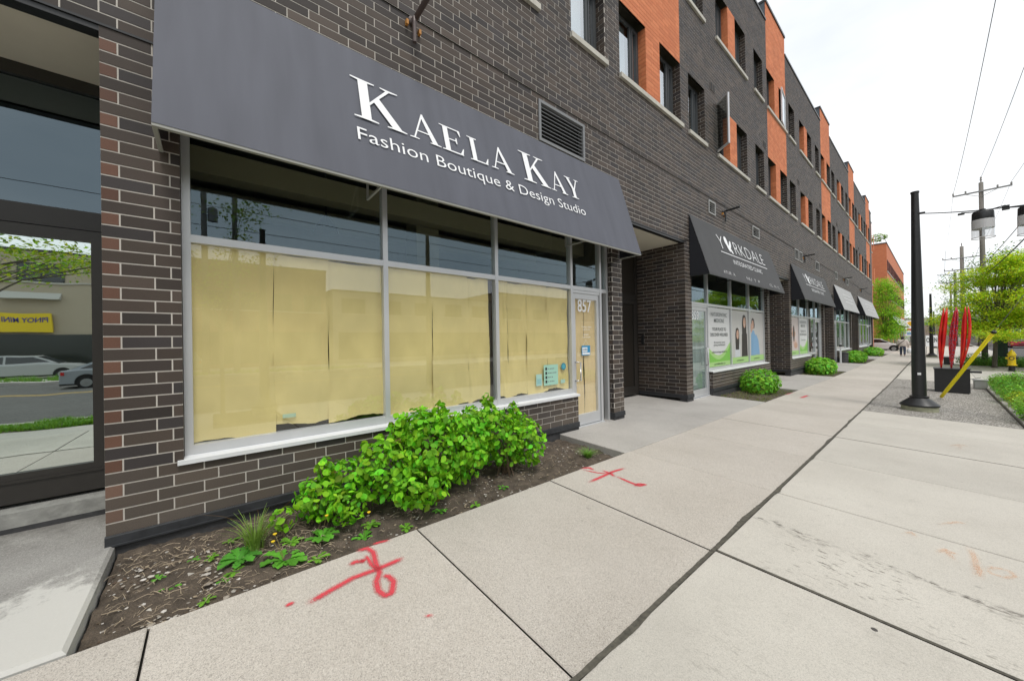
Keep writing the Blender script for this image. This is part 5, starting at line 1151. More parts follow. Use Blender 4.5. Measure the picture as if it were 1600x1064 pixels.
# hydrant
hp = gat(1580, 18.5); hx, hy = hp.x, hp.y; hz = gz2(hx, hy); M_yel = mat('hydrant yellow', (.80, .58, .012), .4, noise=.08); t = thing('fire_hydrant', 'yellow fire hydrant with a black foot near the utility cabinet', 'hydrant', (hx, hy, hz))
b = MB(); b.lathe((hx, hy, hz), [(.15, .30), (.165, .30), (.165, .34), (.13, .36), (.125, .82), (.15, .83), (.15, .87), (.13, .90), (.10, 1.0), (.05, 1.06), (.035, 1.07), (.035, 1.13)], 20); obj('barrel', b, M_yel, t, autos=35)
b = MB(); b.lathe((hx, hy, hz-.02), [(.14, 0), (.14, .06), (.11, .08), (.11, .32)], 16); obj('foot', b, M_black, t, autos=35)
for s in (-1, 1): b = MB(); b.tube([(hx+s*.1, hy, hz+.68), (hx+s*.17, hy, hz+.68), (hx+s*.20, hy, hz+.68)], [.06, .06, .04], 12); obj('side_outlet', b, M_black if s > 0 else M_yel, t)
b = MB(); e = (CAM-Vector((hx, hy, 1))); e.z = 0; e.normalize(); q = Vector((hx, hy, hz+.68)); b.tube([q+e*.1, q+e*.17], .09, 16); nz = obj('front_outlet', b, mat('dark ring', (.06, .06, .05), .5), t); b = MB(); b.tube([q+e*.165, q+e*.19], .055, 14); obj('outlet_cap', b, M_yel, nz)
# green cabinet
cp_ = gat(1565, 21.5); cx_, cy_ = cp_.x, cp_.y; cz_ = gz2(cx_, cy_); t = thing('utility_cabinet', 'tall narrow dark green utility cabinet behind the young tree trunk', 'cabinet', (cx_, cy_, cz_))
b = MB(); b.box(cx_-.2, cx_+.2, cy_-.2, cy_+.2, cz_, cz_+2.5); obj('case', b, mat('dark green steel', (.015, .05, .035), .5), t); b = MB(); b.box(cx_-.26, cx_+.26, cy_-.26, cy_+.26, cz_-.1, cz_+.10); b.box(cx_-.22, cx_+.22, cy_-.22, cy_+.22, cz_+2.5, cz_+2.56); b.box(cx_+.06, cx_+.08, cy_-.21, cy_-.2, cz_+.15, cz_+2.4); obj('plinth_and_cap', b, M_black, t)
# bin and white post at bay four
t = thing('trash_bin', 'dark ribbed bin standing between the white post and the leafy bush', 'bin', (.28, 32.45, gz2(.3, 32.5)));  z = gz2(.3, 32.5)
b = MB(); b.lathe((.28, 32.45, z), [(.19, 0), (.21, .1), (.20, .12), (.22, .3), (.21, .32), (.23, .5), (.22, .52), (.24, .62)], 14); obj('body', b, mat('bin grey', (.06, .06, .065), .6), t); b = MB(); b.lathe((.28, 32.45, z+.62), [(.25, 0), (.25, .04), (.1, .08)], 14); obj('lid', b, M_black, t)
t = thing('white_post', 'slim white post with a black knob in front of the brick pier', 'post', (.22, 31.6, gz2(.2, 31.6))); z = gz2(.2, 31.6)
b = MB(); b.box(.18, .26, 31.56, 31.66, z, z+1.3); obj('shaft', b, M_white, t); b = MB(); b.lathe((.22, 31.61, z+1.08), [(.05, 0), (.08, .05), (.08, .12), (.04, .17)], 10); obj('knob', b, M_black, t)
# ------------------------------------------------------------------ person walking away, bag
def skinfig(name, verts, edges, radii, mats_, parent, sub=2):
    me = bpy.data.meshes.new(name); me.from_pydata([tuple(v) for v in verts], edges, []); o = bpy.data.objects.new(name, me); COL.objects.link(o)
    sk = o.modifiers.new('s', 'SKIN'); sk.use_smooth_shade = True; sd2 = o.modifiers.new('d', 'SUBSURF'); sd2.levels = sub; sd2.render_levels = sub
    for i, r in enumerate(radii): me.skin_vertices[0].data[i].radius = (r if isinstance(r, tuple) else (r, r))
    me.skin_vertices[0].data[0].use_root = True
    dg = bpy.context.evaluated_depsgraph_get(); dg.update(); m2 = bpy.data.meshes.new_from_object(o.evaluated_get(dg)); bpy.data.objects.remove(o)
    m2.name = name; m2.materials.clear(); m2.materials.append(mats_); o = bpy.data.objects.new(name, m2); COL.objects.link(o); base = org(parent) if parent else Vector(); 
    for v in m2.vertices: v.co -= base
    if parent: o.parent = parent
    return o
pp = groundz(at(1410, 520, 30.5)); px, py, pz = pp
M_sk = mat('skin', (.45, .27, .18), .6); M_jk = mat('pale beige jacket', (.72, .63, .58), .8, noise=.08); M_jean = mat('dark jeans', (.045, .06, .10), .85, noise=.15); M_hr = mat('black hair', (.012, .010, .010), .6); M_shoe = mat('white trainers', (.7, .7, .7), .6)
t = thing('person', 'person in pale jacket and dark jeans walking away with a white bag', 'person', (px, py, pz))
J = lambda x, y, z: (px+x, py+y, pz+z)
vs = [J(0, 0, .93), J(0, .01, 1.15), J(0, .0, 1.36), J(0, .02, 1.48), J(0, .03, 1.56), J(0, .03, 1.66),
      J(-.20, 0, 1.36), J(-.29, .02, 1.08), J(-.25, .12, .86), J(-.24, .15, .78), J(.20, 0, 1.36), J(.29, -.02, 1.10), J(.31, .05, .84), J(.31, .07, .76),
      J(-.10, .0, .88), J(-.11, .12, .50), J(-.11, .02, .12), J(-.11, .12, .05), J(.10, 0, .88), J(.11, -.02, .49), J(.11, -.22, .14), J(.11, -.14, .05)]
es = [(0, 1), (1, 2), (2, 3), (3, 4), (4, 5), (2, 6), (6, 7), (7, 8), (8, 9), (2, 10), (10, 11), (11, 12), (12, 13), (0, 14), (14, 15), (15, 16), (16, 17), (0, 18), (18, 19), (19, 20), (20, 21)]
body = skinfig('body', vs, es, [(.15, .11), (.14, .10), (.15, .10), .055, .085, .08, .06, .045, .035, .04, .06, .045, .035, .04, .085, .06, .045, .04, .085, .06, .045, .04], M_sk, t)
tor = [J(0, 0, .86), J(0, .0, 1.02), J(0, .0, 1.2), J(0, .0, 1.38), J(0, .01, 1.45), J(-.21, 0, 1.36), J(-.31, .02, 1.08), J(-.27, .11, .88), J(.21, 0, 1.36), J(.31, -.02, 1.10), J(.32, .05, .88)]
skinfig('jacket', tor, [(0, 1), (1, 2), (2, 3), (3, 4), (3, 5), (5, 6), (6, 7), (3, 8), (8, 9), (9, 10)], [(.29, .20), (.30, .20), (.28, .19), (.25, .15), .10, .12, .10, .08, .12, .10, .08], M_jk, t)
skinfig('trousers', [vs[0], J(0, 0, .84)]+[vs[14], vs[15], J(-.11, .03, .14), vs[18], vs[19], J(.11, -.21, .16)], [(0, 1), (1, 2), (2, 3), (3, 4), (1, 5), (5, 6), (6, 7)], [(.17, .13), (.17, .13), .11, .085, .07, .11, .085, .07], M_jean, t)
skinfig('hair', [J(0, .02, 1.55), J(0, .02, 1.65), J(0, .02, 1.71), J(0, -.05, 1.50)], [(0, 1), (1, 2), (0, 3)], [.095, .108, .08, .08], M_hr, t)
for s, yy in ((-.11, .05), (.11, -.18)): skinfig('shoe', [J(s, yy-.05, .06), J(s, yy+.06, .05), J(s, yy+.16, .04)], [(0, 1), (1, 2)], [.05, .05, .04], M_shoe, t, 1)
b = MB(); b.tube([J(-.27, -.10, .98), J(-.08, -.19, 1.2), J(.12, -.14, 1.42), J(.15, 0, 1.46)], .02, 6); obj('bag_strap', b, M_black, t)
b = MB(); b.tube([J(-.34, -.05, .95), J(-.34, -.03, .80)], [.10, .10], 10); obj('shoulder_bag', b, M_black, t)
t = thing('shopping_bag', 'white plastic bag carried by the walking person', 'bag', (px+.36, py+.05, pz+.3)); b = MB(); b.lathe((px+.38, py+.07, pz+.26), [(.05, 0), (.15, .04), (.17, .2), (.13, .36), (.05, .46)], 12); obj('sack', b, M_sign, t, smooth=True); b = MB(); b.tube([(px+.34, py+.07, pz+.70), (px+.31, py+.07, pz+.78), (px+.36, py+.07, pz+.72)], .012, 5); obj('handles', b, M_sign, t)
# ------------------------------------------------------------------ cars
def car(label, loc, ang, col, kind='sedan', grp=None):
    t = thing('car', label, 'car', loc, grp); Lh, W = (4.6, 1.8) if kind == 'sedan' else (4.15, 1.78) if kind == 'hatch' else (4.8, 1.85)
    M = Matrix.Translation(Vector(loc)) @ Matrix.Rotation(ang, 4, 'Z'); paint = mat('car paint '+label[:14], col, .28, .25, spec=.6)
    if kind == 'sedan': low = [(-2.28, .30), (-2.30, .62), (-2.22, .93), (-1.75, .98), (-.9, .96), (.9, .93), (1.7, .84), (2.15, .70), (2.28, .50), (2.24, .28)]; top = [(-1.95, .96), (-1.05, 1.40), (-.2, 1.46), (.35, 1.42), (1.15, .93)]
    elif kind == 'hatch': low = [(-2.02, .32), (-2.06, .7), (-2.0, .98), (-1.2, 1.0), (.8, .96), (1.5, .86), (1.95, .68), (2.08, .45), (2.02, .28)]; top = [(-1.95, .98), (-1.6, 1.42), (-.6, 1.52), (.2, 1.47), (1.2, .93)]
    else: low = [(-2.35, .34), (-2.38, .75), (-2.3, 1.02), (-1.2, 1.04), (.9, 1.0), (1.8, .92), (2.25, .78), (2.38, .5), (2.3, .3)]; top = [(-2.25, 1.02), (-2.0, 1.5), (-.8, 1.56), (.3, 1.52), (1.2, 1.0)]
    def tr(b): b.v = [tuple(M @ Vector(p)) for p in b.v]; return b
    wxs = (-1.38 if kind != 'hatch' else -1.25, 1.38 if kind != 'hatch' else 1.28)
    # lower body: profile swept over a few widths so that the sides curve
    secs = [(-1, .80), (-.97, .97), (-.9, 1.0), (.9, 1.0), (.97, .97), (1, .80)]; b = MB(); V_ = []; prof = low; n = len(prof)
    for s, f in secs:
        for (x, z) in prof: V_.append((x*(.985 if f < .9 else 1), s*W/2, .62+(z-.62)*(f if z > .62 else 1)))
    Fc = [(i*n+j, i*n+(j+1) % n, (i+1)*n+(j+1) % n, (i+1)*n+j) for i in range(len(secs)-1) for j in range(n)]+[tuple(range(n)), tuple(range((len(secs)-1)*n, len(secs)*n))[::-1]]
    b.raw(V_, Fc); obj('body', tr(b), paint, t, autos=35)
    b = MB(); V_ = []; n = len(top); zb_ = top[0][1]; ht = max(z for x, z in top)
    for s in (-1, 1):
        for (x, z) in top: V_.append((x, s*W/2*(.93-.17*(z-zb_)/(ht-zb_)), z-.01))
    b.raw(V_, [tuple(range(n))[::-1], tuple(range(n, 2*n))]+[(j, j+1, n+j+1, n+j) for j in range(n-1)]+[(n-1, 0, n, 2*n-1)]); cab = obj('cabin', tr(b), paint, t, autos=25)
    gm = mat('car glass', (.015, .018, .02), .08, spec=.8); b = MB()
    for s in (-1, 1):
        q = lambda x, z: (x, s*(W/2*(.93-.17*(z-zb_)/(ht-zb_))+.006), z)
        x0, x1, x2, x3 = top[0][0]+.35, top[1][0]+.12, top[-2][0]-.05, top[-1][0]-.28; zt = ht-.09; mid = (x1+x2)/2
        b.face([q(x0, zb_+.04), q(mid-.04, zb_+.04), q(mid-.04, zt), q(x1, zt-.02)]); b.face([q(mid+.04, zb_+.04), q(x3, zb_+.04), q(x2, zt-.02), q(mid+.04, zt)])
    obj('side_window', tr(b), gm, t)
    for (i, j) in ((0, 1), (-1, -2)):
        b = MB(); (xa, za), (xb, zb2) = top[i], top[j]; e = .01 if i else -.01
        b.face([(xa*.97+xb*.03+e, -W*.40, za+.03), (xa*.97+xb*.03+e, W*.40, za+.03), (xb+e*3, W*.34, zb2-.03), (xb+e*3, -W*.34, zb2-.03)]); obj('windscreen' if i else 'rear_window', tr(b), gm, t)
    for x in wxs:
        for s in (-1, 1):
            b = MB(); b.lathe((x, s*(W/2-.11), .32), [(.2, -.11), (.30, -.11), (.325, -.08), (.325, .08), (.30, .115), (.2, .115)], 24, axis='y'); wh = obj('wheel', tr(b), mat('tyre', (.015, .015, .016), .8), t)
            b = MB(); b.lathe((x, s*(W/2+.012)-(.012 if s > 0 else -.012), .32), [(.05, 0), (.20, s*.008)], 18, axis='y'); 
            for k in range(5):
                a = k*2*math.pi/5; b.obox((x-.02*math.cos(a+1.57), s*(W/2+.002), .32-.02*math.sin(a+1.57)), (.19*math.cos(a), 0, .19*math.sin(a)), (0, s*.02, 0), (.04*math.cos(a+1.57), 0, .04*math.sin(a+1.57)))
            obj('rim', tr(b), mat('alloy rim', (.35, .36, .37), .3, .8), wh)
            b = MB(); pts = [(x+.40*math.cos(a), s*(W/2+.003), .33+.40*math.sin(a)) for a in [math.pi*i/10-.2 for i in range(12)]]; b.face(pts); obj('wheel_arch', tr(b), mat('arch black', (.01, .01, .01), .9), t)
    b = MB(); 
    for s in (-1, 1): b.obox((low[2][0]-.02, s*W*.46-.12, .70), (.12, 0, 0), (0, .24, 0), (0, 0, .16)); 
    obj('tail_light', tr(b), mat('tail lamp red', (.5, .01, .01), .25), t)
    for s in (-1, 1): b = MB(); b.obox((low[-3][0]-.22, s*W*.40-.14, .60), (.20, 0, 0), (0, .28, 0), (0, 0, .12)); obj('headlight', tr(b), mat('headlamp', (.6, .62, .64), .15), t)
    b = MB(); b.box(low[0][0]-.02, low[-1][0]+.05, -W*.45, W*.45, .22, .34); b.box(low[1][0]-.03, low[1][0]+.02, -.26, .26, .52, .64); obj('bumper', tr(b), mat('bumper plastic', (.03, .03, .03), .6), t)
    return t
car('white hatchback parked nose out in the driveway past the dark brick building', (-.15, 60.6, gz2(0, 60)-.1), .0, (.72, .73, .74), 'hatch')
cr = groundz(at(1592, 520, 52)); car('red car on the street at the right edge behind the hydrant', (max(cr.x, 10.3), cr.y, cr.z-.16), math.pi/2, (.35, .015, .03), 'sedan')
# mirrored street: cars across the road
car('silver sedan driving across the road, seen mirrored in the doorway glass', (22.4, -3.5, gz2(9, 0)-.16), math.pi/2, (.30, .33, .36), 'sedan'); car('white wagon parked across the road, seen mirrored in the doorway glass', (30.0, -8.6, gz2(9, 0)-.01), math.pi/2, (.42, .43, .43), 'wagon')
car('green grey wagon parked across the road beside the white one', (30.2, -2.9, gz2(9, 0)-.01), -math.pi/2, (.10, .16, .15), 'wagon')
# ------------------------------------------------------------------ trees
def tree(name, label, base, trunk_h, trunk_r, clusters, nleaf, lsize, col, m=None, limb=True, flat=True, var=.22, catg='tree', group=None, hang=0):
    t = thing(name, label, catg, tuple(base), group); base = Vector(base); b = MB(); top = base+Vector((random.gauss(0, .05), 0, trunk_h))
    b.tube([base-Vector((0, 0, .1)), base+Vector((0, 0, .15)), base.lerp(top, .5)+Vector((trunk_r*.3, 0, 0)), top], [trunk_r*1.35, trunk_r, trunk_r*.85, trunk_r*.6], 10)
    if limb:
        for c in clusters:
            c0 = base+Vector(c[:3]); st = base.lerp(top, random.uniform(.75, 1.0)); mid = st.lerp(c0, .5)+Vector((0, 0, .12*(c0-st).length)); b.tube([st, mid, c0], [trunk_r*.38, trunk_r*.22, trunk_r*.06], 6, cap=False)
            for _ in range(2): e = c0+Vector((random.uniform(-1, 1)*c[3]*.8, random.uniform(-1, 1)*c[4]*.8, random.uniform(-.3, .5)*c[5])); b.tube([mid, c0.lerp(e, .5), e], [trunk_r*.14, trunk_r*.08, trunk_r*.03], 5, cap=False)
    obj('trunk', b, M_bark, t, smooth=True)
    A = np.array([[base.x+c[0], base.y+c[1], base.z+c[2]] for c in clusters]); S = np.array([c[3:6] for c in clusters]); wt = S.prod(1)**.6; wt /= wt.sum(); k = rng.choice(len(clusters), size=nleaf, p=wt)
    # sprays: leaves gather round twig centres, leaving gaps
    nt_ = max(20, nleaf//22); kt = rng.choice(len(clusters), size=nt_, p=wt); d = rng.normal(size=(nt_, 3)); d /= np.linalg.norm(d, axis=1, keepdims=True); tc_ = A[kt]+d*S[kt]*(rng.random((nt_, 1))**.45)
    ci = rng.integers(0, nt_, nleaf); sp_ = np.array([1, 1, .34 if flat else .8])*lsize*4.2; p = tc_[ci]+rng.normal(size=(nleaf, 3))*sp_*.55; nn = rng.normal(size=(nleaf, 3))*.55+np.array([0, 0, 1.]); g = greens(nleaf, col, var); g *= (1+rng.normal(size=(nt_, 1))*.16)[ci]
    leaves('crown', p, nn, rng.uniform(.6, 1.2, nleaf)*lsize, 'diamond', np.clip(g, .005, .9), t, m or M_leaf, droop=.1); return t
random.seed(77)
tp = gat(1553, 20.5)
cl = []
for i in range(64):
    a = random.random()*6.28; h = random.random(); r = (1-.55*h)*random.uniform(.3, 3.9); cl.append((.55+r*math.cos(a), r*math.sin(a), 1.55+h*4.3+random.gauss(0, .3), random.uniform(.6, 1.15), random.uniform(.6, 1.15), random.uniform(.16, .34)))
tree('honey_locust', 'feathery yellow green tree spreading over the hydrant and utility cabinet', tp, 2.6, .10, cl, 60000, .105, (.48, .66, .03), group=None, var=.28)
bp = gat(1562, 27); cl = [(random.uniform(-2.2, 4.5), random.uniform(-2, 2), random.uniform(3.5, 8.0), random.uniform(.7, 1.3), random.uniform(.7, 1.3), random.uniform(.5, .9)) for _ in range(20)]
tree('maple_tree', 'darker green tree rising behind the feathery yellow green tree', bp, 3.6, .2, cl, 13000, .15, (.10, .24, .03), flat=False)
lp_ = gat(1384, 43.5); cl = []
for i in range(34):
    h = i/33; r = (.4+1.3*math.sin(math.pi*min(1, h*.8+.12)))*.55; a = i*2.4; cl.append((r*math.cos(a), r*math.sin(a), 1.3+h*7.0, .95-.35*h, .95-.35*h, .42))
cl += [(1.0, .3, 7.3, .45, .45, .8), (-.7, 0, 7.9, .45, .45, .9), (.2, 0, 4.2, 1.5, 1.3, .5), (.9, 0, 2.3, 1.0, .8, .4)]
tree('young_tree', 'fresh green young tree between the long dark building and the orange brick one', lp_, 1.9, .09, cl, 15000, .17, (.27, .54, .03))
for (u, wd, h, rr_, colr, lb) in ((1413, 120, 7, 5, (.12, .2, .04), 'low dark tree in the haze beyond the orange brick building'), (1436, 130, 6.5, 6, (.08, .2, .04), 'dark tree in the far distance left of the lamp post'), (1450, 100, 5.5, 4, (.07, .22, .05), 'bluish green distant tree directly behind the far lamp post'), (1466, 90, 4.6, 4.2, (.16, .36, .04), 'light green distant tree left of the sculpture'), (1480, 75, 4.4, 3.6, (.24, .42, .05), 'light green distant tree behind the red blades'), (1500, 95, 6.5, 5.5, (.12, .3, .04), 'mid green distant tree right of the red blades'), (1530, 62, 7, 4.5, (.10, .26, .04), 'green tree across the plaza behind the yellow sleeve'), (1592, 80, 9, 7, (.10, .24, .04), 'broad green tree at the right edge far down the street')):
    p = gat(u, wd); cl = [(random.gauss(0, rr_*.4), random.gauss(0, rr_*.4), h*random.uniform(.35, .85), rr_*.4, rr_*.4, h*.16) for _ in range(12)]
    tree('distant_tree', lb, p, h*.5, .2, cl, 3500, .34, colr, flat=False, limb=False, group='distant street trees')
# mirrored street tree
cl = [(random.gauss(0, 1.3), random.gauss(0, 1.3), random.uniform(3.0, 4.4), .9, .9, .4) for _ in range(18)]
tree('street_tree', 'thin yellow green street tree across the sidewalk, seen mirrored in the glass', (7.3, -4.6, gz2(7.3, -4)), 2.8, .07, cl, 4500, .10, (.26, .40, .03))
for (x, y, lb) in ((7.5, .2, 'slender young street tree mirrored in the papered window'),):
    cl = [(random.gauss(0, .7), random.gauss(0, .7), random.uniform(2.8, 6.0), .5, .5, .5) for _ in range(14)]; tree('street_tree', lb, (x, y, gz2(x, y)), 2.6, .05, cl, 2500, .09, (.22, .38, .03))
# planted bed on the right
random.seed(12)
def bed_plants(x0, x1, y0, y1, n, hmin, hmax, label, cols):
    V = []; Fq = []; C = []
    for i in range(n):
        x, y = random.uniform(x0, x1), random.uniform(y0, y1); z = gz2(x, y)-.02; cb = random.choice(cols); hh = random.uniform(hmin, hmax)*(.6+.4*math.sin(x*3+y*1.3)**2)
        for j in range(9):
            a = random.random()*6.28; L_ = hh*random.uniform(.6, 1.1); o_ = L_*random.uniform(.15, .8); k = len(V); sd_ = Vector((-math.sin(a), math.cos(a), 0)); wd = random.uniform(.004, .010); p0 = Vector((x+random.gauss(0, .03), y+random.gauss(0, .03), z))
            for t in (0, .5, 1): p = p0+Vector((math.cos(a)*o_*t*t, math.sin(a)*o_*t*t, L_*(t-.3*t*t))); w_ = wd*(1-.8*t); V += [tuple(p-sd_*w_), tuple(p+sd_*w_)]
            q = random.uniform(.7, 1.3)
            for s in range(2): Fq.append((k+2*s, k+2*s+1, k+2*s+3, k+2*s+2)); C.append([c*q for c in cb])
    o = bigmesh('bed_grass', np.array(V), np.array(Fq), M_leaf, None, C, base=((x0+x1)/2, (y0+y1)/2, gz2(x0, y0))); tag(o, label, 'grass', kind='stuff'); return o
bed_plants(5.55, 8.0, 12.3, 22.3, 6500, .22, .62, 'lush mixed grass filling the planted bed right of the aggregate paving', [(.15, .36, .04), (.20, .42, .05), (.10, .28, .04), (.28, .42, .06)])
bed_plants(5.6, 8.0, 34.9, 39.9, 1200, .3, .9, 'taller grass in the farther bed under the feathery tree', [(.12, .30, .05), (.20, .30, .07), (.08, .22, .04)])
for (x, y, r, h, lb, cc) in ((5.95, 14.2, .36, .30, 'low leafy clump in the planted bed nearest the camera', (.17, .42, .035)), (5.95, 17.3, .42, .34, 'yellow tinged leafy clump midway along the planted bed', (.30, .44, .03)), (6.7, 15.6, .55, .42, 'dense green clump deeper in the planted bed', (.14, .38, .04)), (5.8, 20.8, .38, .48, 'wispy leafy clump at the far end of the planted bed', (.20, .40, .05))):
    z = gz2(x, y); bush('bed_plant', lb, (x, y, z), [(x, y, z+h*.45, r, r, h*.6), (x+.1, y+.2, z+h*.55, r*.7, r*.7, h*.5)], 650, .055, cc, 8, 'diamond', group='clumps in the planted bed', catg='plant', up=.6)
random.seed(19)
CL = (('leafy clump spilling over the kerb at the lower right edge', 5.72, 12.9, .42, .55, (.20, .46, .04)), ('taller bright clump behind the spilling clump at the right edge', 6.4, 13.5, .55, .75, (.24, .50, .04)), ('pale green clump on the kerb just past the spilling clump', 5.75, 13.9, .40, .55, (.26, .50, .06)),
    ('yellowish clump on the bed kerb between low clumps', 5.80, 15.4, .42, .55, (.36, .50, .03)), ('wispy green clump on the kerb, level with the lamp post', 5.75, 16.6, .42, .6, (.20, .46, .05)), ('mid green clump midway back in the planted bed', 6.5, 16.8, .65, .75, (.16, .42, .04)), ('dark green clump on the kerb beside the plinth', 5.78, 18.3, .42, .62, (.14, .38, .04)),
    ('lime clump behind the dark green one', 6.5, 19.2, .6, .8, (.30, .52, .04)), ('spindly clump at the kerb near the grey box', 5.8, 19.8, .42, .75, (.20, .44, .05)), ('airy tall clump at the far road side of the planted bed', 6.8, 21.0, .7, .85, (.22, .46, .06)), ('last low clump at the far end of the kerb', 5.85, 21.6, .42, .62, (.18, .42, .05)))
for (lb, x, y, r, h, cc) in CL:
    z = gz2(x, y); t = bush('bed_plant', lb, (x, y, z), [(x, y, z+h*.42, r, r*1.15, h*.48), (x-.1, y+.3, z+h*.4, r*.75, r*.8, h*.42), (x+.15, y-.25, z+h*.6, r*.5, r*.55, h*.42)], 1500, .058, cc, 10, 'diamond', group='clumps in the planted bed', catg='plant', up=.7, var=.35, jit=1.4, depth=.75)
    tuft('blades', '', x, y, z, 90, h*1.15, r*1.5, cc, .006, parent=t, bendy=.6)
for (x, y, r, h, lb) in ((5.9, 36.0, .9, .75, 'green shrub in the farther bed left of the tree trunk'), (7.2, 36.2, .8, .6, 'green shrub in the farther bed behind the yellow sleeve')):
    z = gz2(x, y); bush('bed_shrub', lb, (x, y, z), [(x, y, z+h*.5, r, r, h*.55)], 900, .11, (.11, .28, .04), 6, 'diamond', catg='shrub')
V = []
bed_plants(6.6, 8.1, -30, -1.2, 7000, .08, .2, 'roadside grass strip seen mirrored in the doorway glass', [(.15, .36, .04), (.20, .40, .05)])
bed_plants(26.2, 27.6, -40, 10, 2500, .3, .6, 'grass planter strip across the road', [(.12, .30, .04), (.18, .34, .05)])
tag(obj('verge_soil', sheet(6.5, 8.1, -40, -1.2, -.03, 1, 3), M_soil), None, None, kind='structure')
# a bench-like dark seat behind the sculpture
bq = gat(1481, 23); t = thing('bench', 'dark street bench behind the red sculpture', 'bench', tuple(bq)); x, y, z = bq; b = MB(); b.box(x-.2, x+.2, y-.8, y+.8, z+.42, z+.47); obj('seat', b, M_black, t); b = MB(); b.box(x+.16, x+.2, y-.8, y+.8, z+.5, z+.85); obj('backrest', b, M_black, t)
for s in (-.7, .7): b = MB(); b.box(x-.2, x+.2, y+s-.03, y+s+.03, z-.02, z+.42); obj('leg', b, M_black, t)
# OPEN banner, pylon sign
sp_ = groundz(at(1455.5, 520, 33)); x, y, z = sp_; t = thing('banner_sign', 'white banner reading OPEN behind the far lamp post', 'sign', (x, y, z)); e = Vector((RR.x, RR.y, 0)).normalized(); c0 = Vector((x, y, z)); zt = at(1455, 524, 33).z; zb2 = at(1455, 541, 33).z
b = MB(); b.obox(Vector((x, y, zb2))-e*.55, e*1.1, Vector((-e.y, e.x, 0))*.03, (0, 0, zt-zb2)); obj('board', b, M_sign, t)
obj('lettering', text('OPEN', Vector((x, y, zb2+.38))-e*.50, e, ZU, 1.0, .40, bold=.02, off=.01), M_ink, t); b = MB()
for s in (-.5, .5): b.tube([Vector((x, y, z))+e*s, Vector((x, y, zb2))+e*s], .02, 6)
obj('leg', b, M_steel, t)
sp_ = groundz(at(1423, 520, 85)); x, y, z = sp_; t = thing('pylon_sign', 'white pylon sign with an orange oval down the street', 'sign', (x, y, z)); zt = at(1423, 501, 85).z; zb2 = at(1423, 525, 85).z
b = MB(); b.obox(Vector((x, y, zb2))-e*1.1, e*2.2, Vector((-e.y, e.x, 0))*.3, (0, 0, zt-zb2)); obj('board', b, M_sign, t); nn = e.cross(Vector((0, 0, 1)))
b = MB(); b.face([Vector((x, y, zt-.75))+e*.95*math.cos(i*.39)+Vector((0, 0, .55*math.sin(i*.39)))+nn*.02 for i in range(16)]); obj('oval', b, mat('sign orange', (.80, .42, .02), .5), t)
b = MB(); b.obox(Vector((x, y, zb2+1.3))-e*.9+nn*.01, e*1.8, nn*.02, (0, 0, .45)); obj('red_panel', b, mat('sign red', (.6, .03, .04), .5), t); b = MB(); b.obox(Vector((x, y, zb2+.3))-e*.9+nn*.01, e*1.8, nn*.02, (0, 0, .6)); obj('blue_panel', b, mat('sign pale blue', (.25, .38, .6), .5), t)
b = MB(); b.tube([(x, y, z), (x, y, zb2)], .15, 8); obj('pole', b, M_steel, t)
# ------------------------------------------------------------------ neighbouring buildings
def procbrick(name, c1_, c2_, cm, sc=1.0, axis='yz'):
    m = bpy.data.materials.new(name); MATS[name] = m; m.use_nodes = True; t = m.node_tree; P = t.nodes['Principled BSDF']; P.inputs['Roughness'].default_value = .85; l = t.links.new
    tcn = t.nodes.new('ShaderNodeTexCoord'); sp = t.nodes.new('ShaderNodeSeparateXYZ'); l(tcn.outputs['Object'], sp.inputs[0]); ad = t.nodes.new('ShaderNodeMath'); l(sp.outputs[0], ad.inputs[0]); l(sp.outputs[1], ad.inputs[1]); cb = t.nodes.new('ShaderNodeCombineXYZ'); l(ad.outputs[0], cb.inputs[0]); l(sp.outputs[2], cb.inputs[1])
    bt = t.nodes.new('ShaderNodeTexBrick'); bt.inputs['Scale'].default_value = 1; bt.inputs['Brick Width'].default_value = .3; bt.inputs['Row Height'].default_value = .1; bt.inputs['Mortar Size'].default_value = .008
    bt.inputs['Color1'].default_value = (*c1_, 1); bt.inputs['Color2'].default_value = (*c2_, 1); bt.inputs['Mortar'].default_value = (*cm, 1); l(cb.outputs[0], bt.inputs['Vector']); l(bt.outputs[0], P.inputs['Base Color']); return m
M_ob = procbrick('far orange brick', (.60, .19, .085), (.54, .155, .07), (.46, .22, .12))
